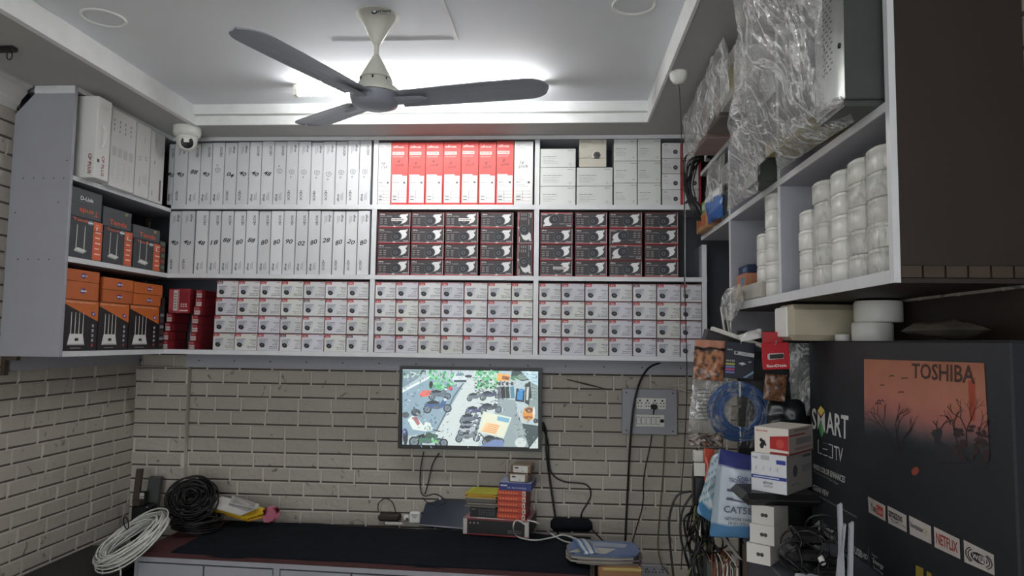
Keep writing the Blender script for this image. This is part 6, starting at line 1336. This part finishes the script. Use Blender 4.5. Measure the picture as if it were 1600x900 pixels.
# router lying with three white antennas up
A = at(1318, 905, y=1.78); m = MB(); rz = CZ+.001; root = empty('wireless_router', (A.x+.0, 1.80, rz), 'white wireless router with three upright antennas in front of the television carton', 'router')
m = MB(); m.box(A.x-.06, A.x+.07, 1.72, 1.86, rz, rz+.03, 'plastic', bev=.008); m.build('body', root)
for (xa_, ya_, xb_, yb_) in ((1312, 790, 1316, 915), (1318, 822, 1309, 915), (1330, 819, 1328, 915)):
    P0 = at(xb_, yb_, y=1.76); P1 = at(xa_, ya_, y=1.76); m = MB(); d = (P1-P0).normalized(); s = V3((.0045, 0, 0)); t = V3((0, .005, 0)); q = V3((0, 0, .006))
    vs = [P0-s*1.1-t, P0+s*1.1-t, P0+s*1.1+t, P0-s*1.1+t, P1-s-t, P1+s-t+q, P1+s+t+q, P1-s+t]; m.add(vs, [(3, 2, 1, 0), (4, 5, 6, 7), (0, 1, 5, 4), (1, 2, 6, 5), (2, 3, 7, 6), (3, 0, 4, 7)], 'laminate'); m.build('antenna', root)
A = at(1268, 892, y=1.88); m = MB(); m.box(A.x-.02, A.x+.09, 1.80, 1.95, CZ+.001, CZ+.05, 'print_dark', (196, 196, 204), bev=.003)
fr = (V3((A.x-.02, 1.80, CZ)), V3((1, 0, 0)), V3((0, 0, 1)), NB); [m.rect(fr, 0, .11, .012+k*.012, .014+k*.012, .0008, 'print_dark', (120, 120, 130)) for k in range(3)]; tag(m.build('paper_stack', O=(A.x+.03, 1.87, CZ)), 'stack of white papers on the counter left of the router antennas', 'papers')
m = MB(); m.tube([at(1274, 855, y=2.0), at(1286, 880, y=1.93)], .008, 'plastic', 8); tag(m.build('plastic_rod', O=at(1286, 880, y=1.93)), 'short white rod leaning above the paper stack', 'rod')
# CAT5E bag and neighbours
def catbag(u, v):
    if v < .17 and u > .02: return (44, 50, 110)
    if v > .86: return (72, 120, 160) if u < .8 else (56, 76, 130)
    return (188, 200, 210) if u > .14 else (156, 170, 182)
q = [at(1124, 701, y=2.46), at(1182, 714, y=2.42), at(1186, 842, y=2.40), at(1108, 838, y=2.44)]
m = MB(); pillow(m, q, .07, 'print_gloss', catbag, crump=.006, freq=14, seed=31, nu=26, nv=30)
FQ = lambda u, v: (q[0]*(1-u)+q[1]*u)*(1-v)+(q[3]*(1-u)+q[2]*u)*v
Nn = (q[1]-q[0]).cross(q[3]-q[0]).normalized(); Nn = Nn if Nn.y < 0 else -Nn
def bt(t, u0, v0, u1, v1, col, bold=True):
    v_, f_, asp = glyphs(t, bold); P = [FQ(u0+(x+.5)*(u1-u0), v0+(.5-y)*(v1-v0)+(x)*.0)+Nn*.045 for x, y in v_]; m.add(P, f_, 'print', col)
bt('CAT5E/6', .28, .62, 1.05, .70, (60, 66, 86)); bt('TECHNET', .34, .30, .80, .345, (50, 60, 110)); bt('CABLE', .55, .26, .9, .30, (50, 60, 120)); bt('NETWORK CABLE', .32, .75, .9, .785, (60, 60, 66)); bt('HIGH SPEED', .4, .80, .85, .83, (90, 90, 96))
def bq2(pts, col): m.add([FQ(u, v)+Nn*.046 for u, v in pts], [tuple(range(len(pts)))], 'print', col)
for vv in (.44, .54): bq2([(.32, vv-.012), (.44, vv-.016), (.50, vv), (.95, vv+.03), (.95, vv+.042), (.48, vv+.018), (.32, vv+.016)], (40, 44, 80))
tag(m.build('cable_bag', O=q[3]), 'white and blue plastic bag printed CAT5E standing left of the counter stack', 'bag')
m = MB(); pillow(m, [at(1113, 712, y=2.56), at(1130, 704, y=2.56), at(1124, 826, y=2.52), at(1088, 800, y=2.54)], .05, 'print_gloss', lambda u, v: (60, 116, 156) if v > .82 else ((176, 190, 196) if (u+v*3) % .5 > .12 else (90, 130, 150)), crump=.010, freq=20, seed=33, nu=18, nv=26); tag(m.build('cable_bag', O=at(1100, 815, y=2.54)), 'crumpled white bag with blue foot squeezed left of the CAT5E bag', 'bag')
m = MB(); pillow(m, [at(1100, 700, y=2.62), at(1116, 702, y=2.62), at(1108, 758, y=2.60), at(1100, 752, y=2.60)], .02, 'print_gloss', lambda u, v: (176, 66, 44), crump=.004, freq=24, seed=35); tag(m.build('packet', O=at(1108, 702, y=2.62)), 'narrow orange-red packet beside the crumpled white bag', 'packet')
m = MB(); A = at(1083, 712, y=2.66); m.box(A.x, A.x+.035, 2.64, 2.67, A.z-.02, A.z+.02, 'offwhite', bev=.003); B_ = at(1086, 760, y=2.64); m.box(B_.x-.012, B_.x+.03, 2.60, 2.64, B_.z-.06, B_.z+.045, 'black', bev=.006); m.box(B_.x-.01, B_.x+.028, 2.598, 2.61, B_.z+.045, B_.z+.09, 'offwhite'); tag(m.build('wall_adapter', O=B_), 'black and white adapter among the cables left of the crumpled white bag', 'adapter')
m = MB(); pillow(m, [at(1076, 678, y=2.70), at(1130, 676, y=2.70), at(1130, 700, y=2.68), at(1076, 696, y=2.68)], .03, 'print_gloss', pick([(150, 100, 60), (120, 110, 104), (60, 54, 50), (150, 140, 130), (140, 70, 50)]), crump=.008, freq=30, seed=37, nu=18, nv=10); tag(m.build('parts_bag', O=at(1100, 678, y=2.70)), 'mixed brown and grey pouch squeezed under the clear printed bag', 'bag')
# tangled cables falling to the floor
m = MB(); rc = random.Random(21)
for k in range(26):
    x0 = rc.uniform(1082, 1118); P = [at(x0, rc.uniform(760, 800), y=2.66), at(x0+rc.uniform(-25, 10), rc.uniform(800, 830), y=2.66+rc.uniform(-.06, .08)), at(x0+rc.uniform(-20, 26), rc.uniform(835, 865), y=2.64+rc.uniform(-.06, .08)), at(x0+rc.uniform(-25, 20), rc.uniform(870, 890), y=2.64), at(x0+rc.uniform(-25, 25), 930, y=2.64)]
    m.tube(smooth_path(P, 5), rc.choice((.0035, .0045, .005)), rc.choice(('rubber', 'rubber', 'rubber', 'rubber', 'greencable', 'whitecable' if k % 9 == 0 else 'rubber')), 5)
for (P) in ([(1080, 768), (1058, 775), (1046, 810), (1048, 860), (1056, 930)], [(1082, 772), (1066, 800), (1064, 840), (1075, 880), (1085, 930)], [(1090, 700), (1084, 730), (1084, 790), (1088, 850), (1070, 930)]):
    m.tube(smooth_path([at(a, b, y=2.68) for a, b in P], 6), .0045, 'rubber', 5)
tag(m.build('cable_tangle', O=at(1090, 930, y=2.66)), 'tangle of black and dull green cables falling to the floor at the right', 'cables', kind='stuff')
# sloping pale board and box of wires
m = MB(); A = at(1117, 826, y=2.60); B_ = at(1152, 872, y=2.50); m.obox(A, B_-A, V3((.006, .10, 0)), V3((.018, 0, -.008)), 'offwhite'); tag(m.build('pale_board', O=B_), 'pale sloping board edge under the CAT5E bag', 'board')
m = MB(); A = at(1122, 866, y=2.62); m.box(A.x-.05, .622, 2.56, 2.75, .0, A.z-.01, 'metaldark', bev=.006)
tag(m.build('wire_bin', O=(A.x, 2.65, 0)), 'dark grey bin full of thin wires left of the counter', 'bin')
m = MB()
for k in range(30): x = A.x-.03+rc.random()*.07; m.tube(smooth_path([V3((x, 2.555, A.z-.10-rc.random()*.04)), V3((x+rc.uniform(-.02, .02), 2.548, A.z-.03)), V3((x+rc.uniform(-.03, .03), 2.60, A.z+rc.uniform(0, .02))), V3((x, 2.66, A.z-.02))], 4), .0018, rc.choice(('wire_brown', 'wire_brown', 'whitecable', 'greencable')), 4)
tag(m.build('thin_wires', O=(A.x, 2.6, A.z)), 'thin brown and pale wires spilling over the dark grey bin', 'wires', kind='stuff')
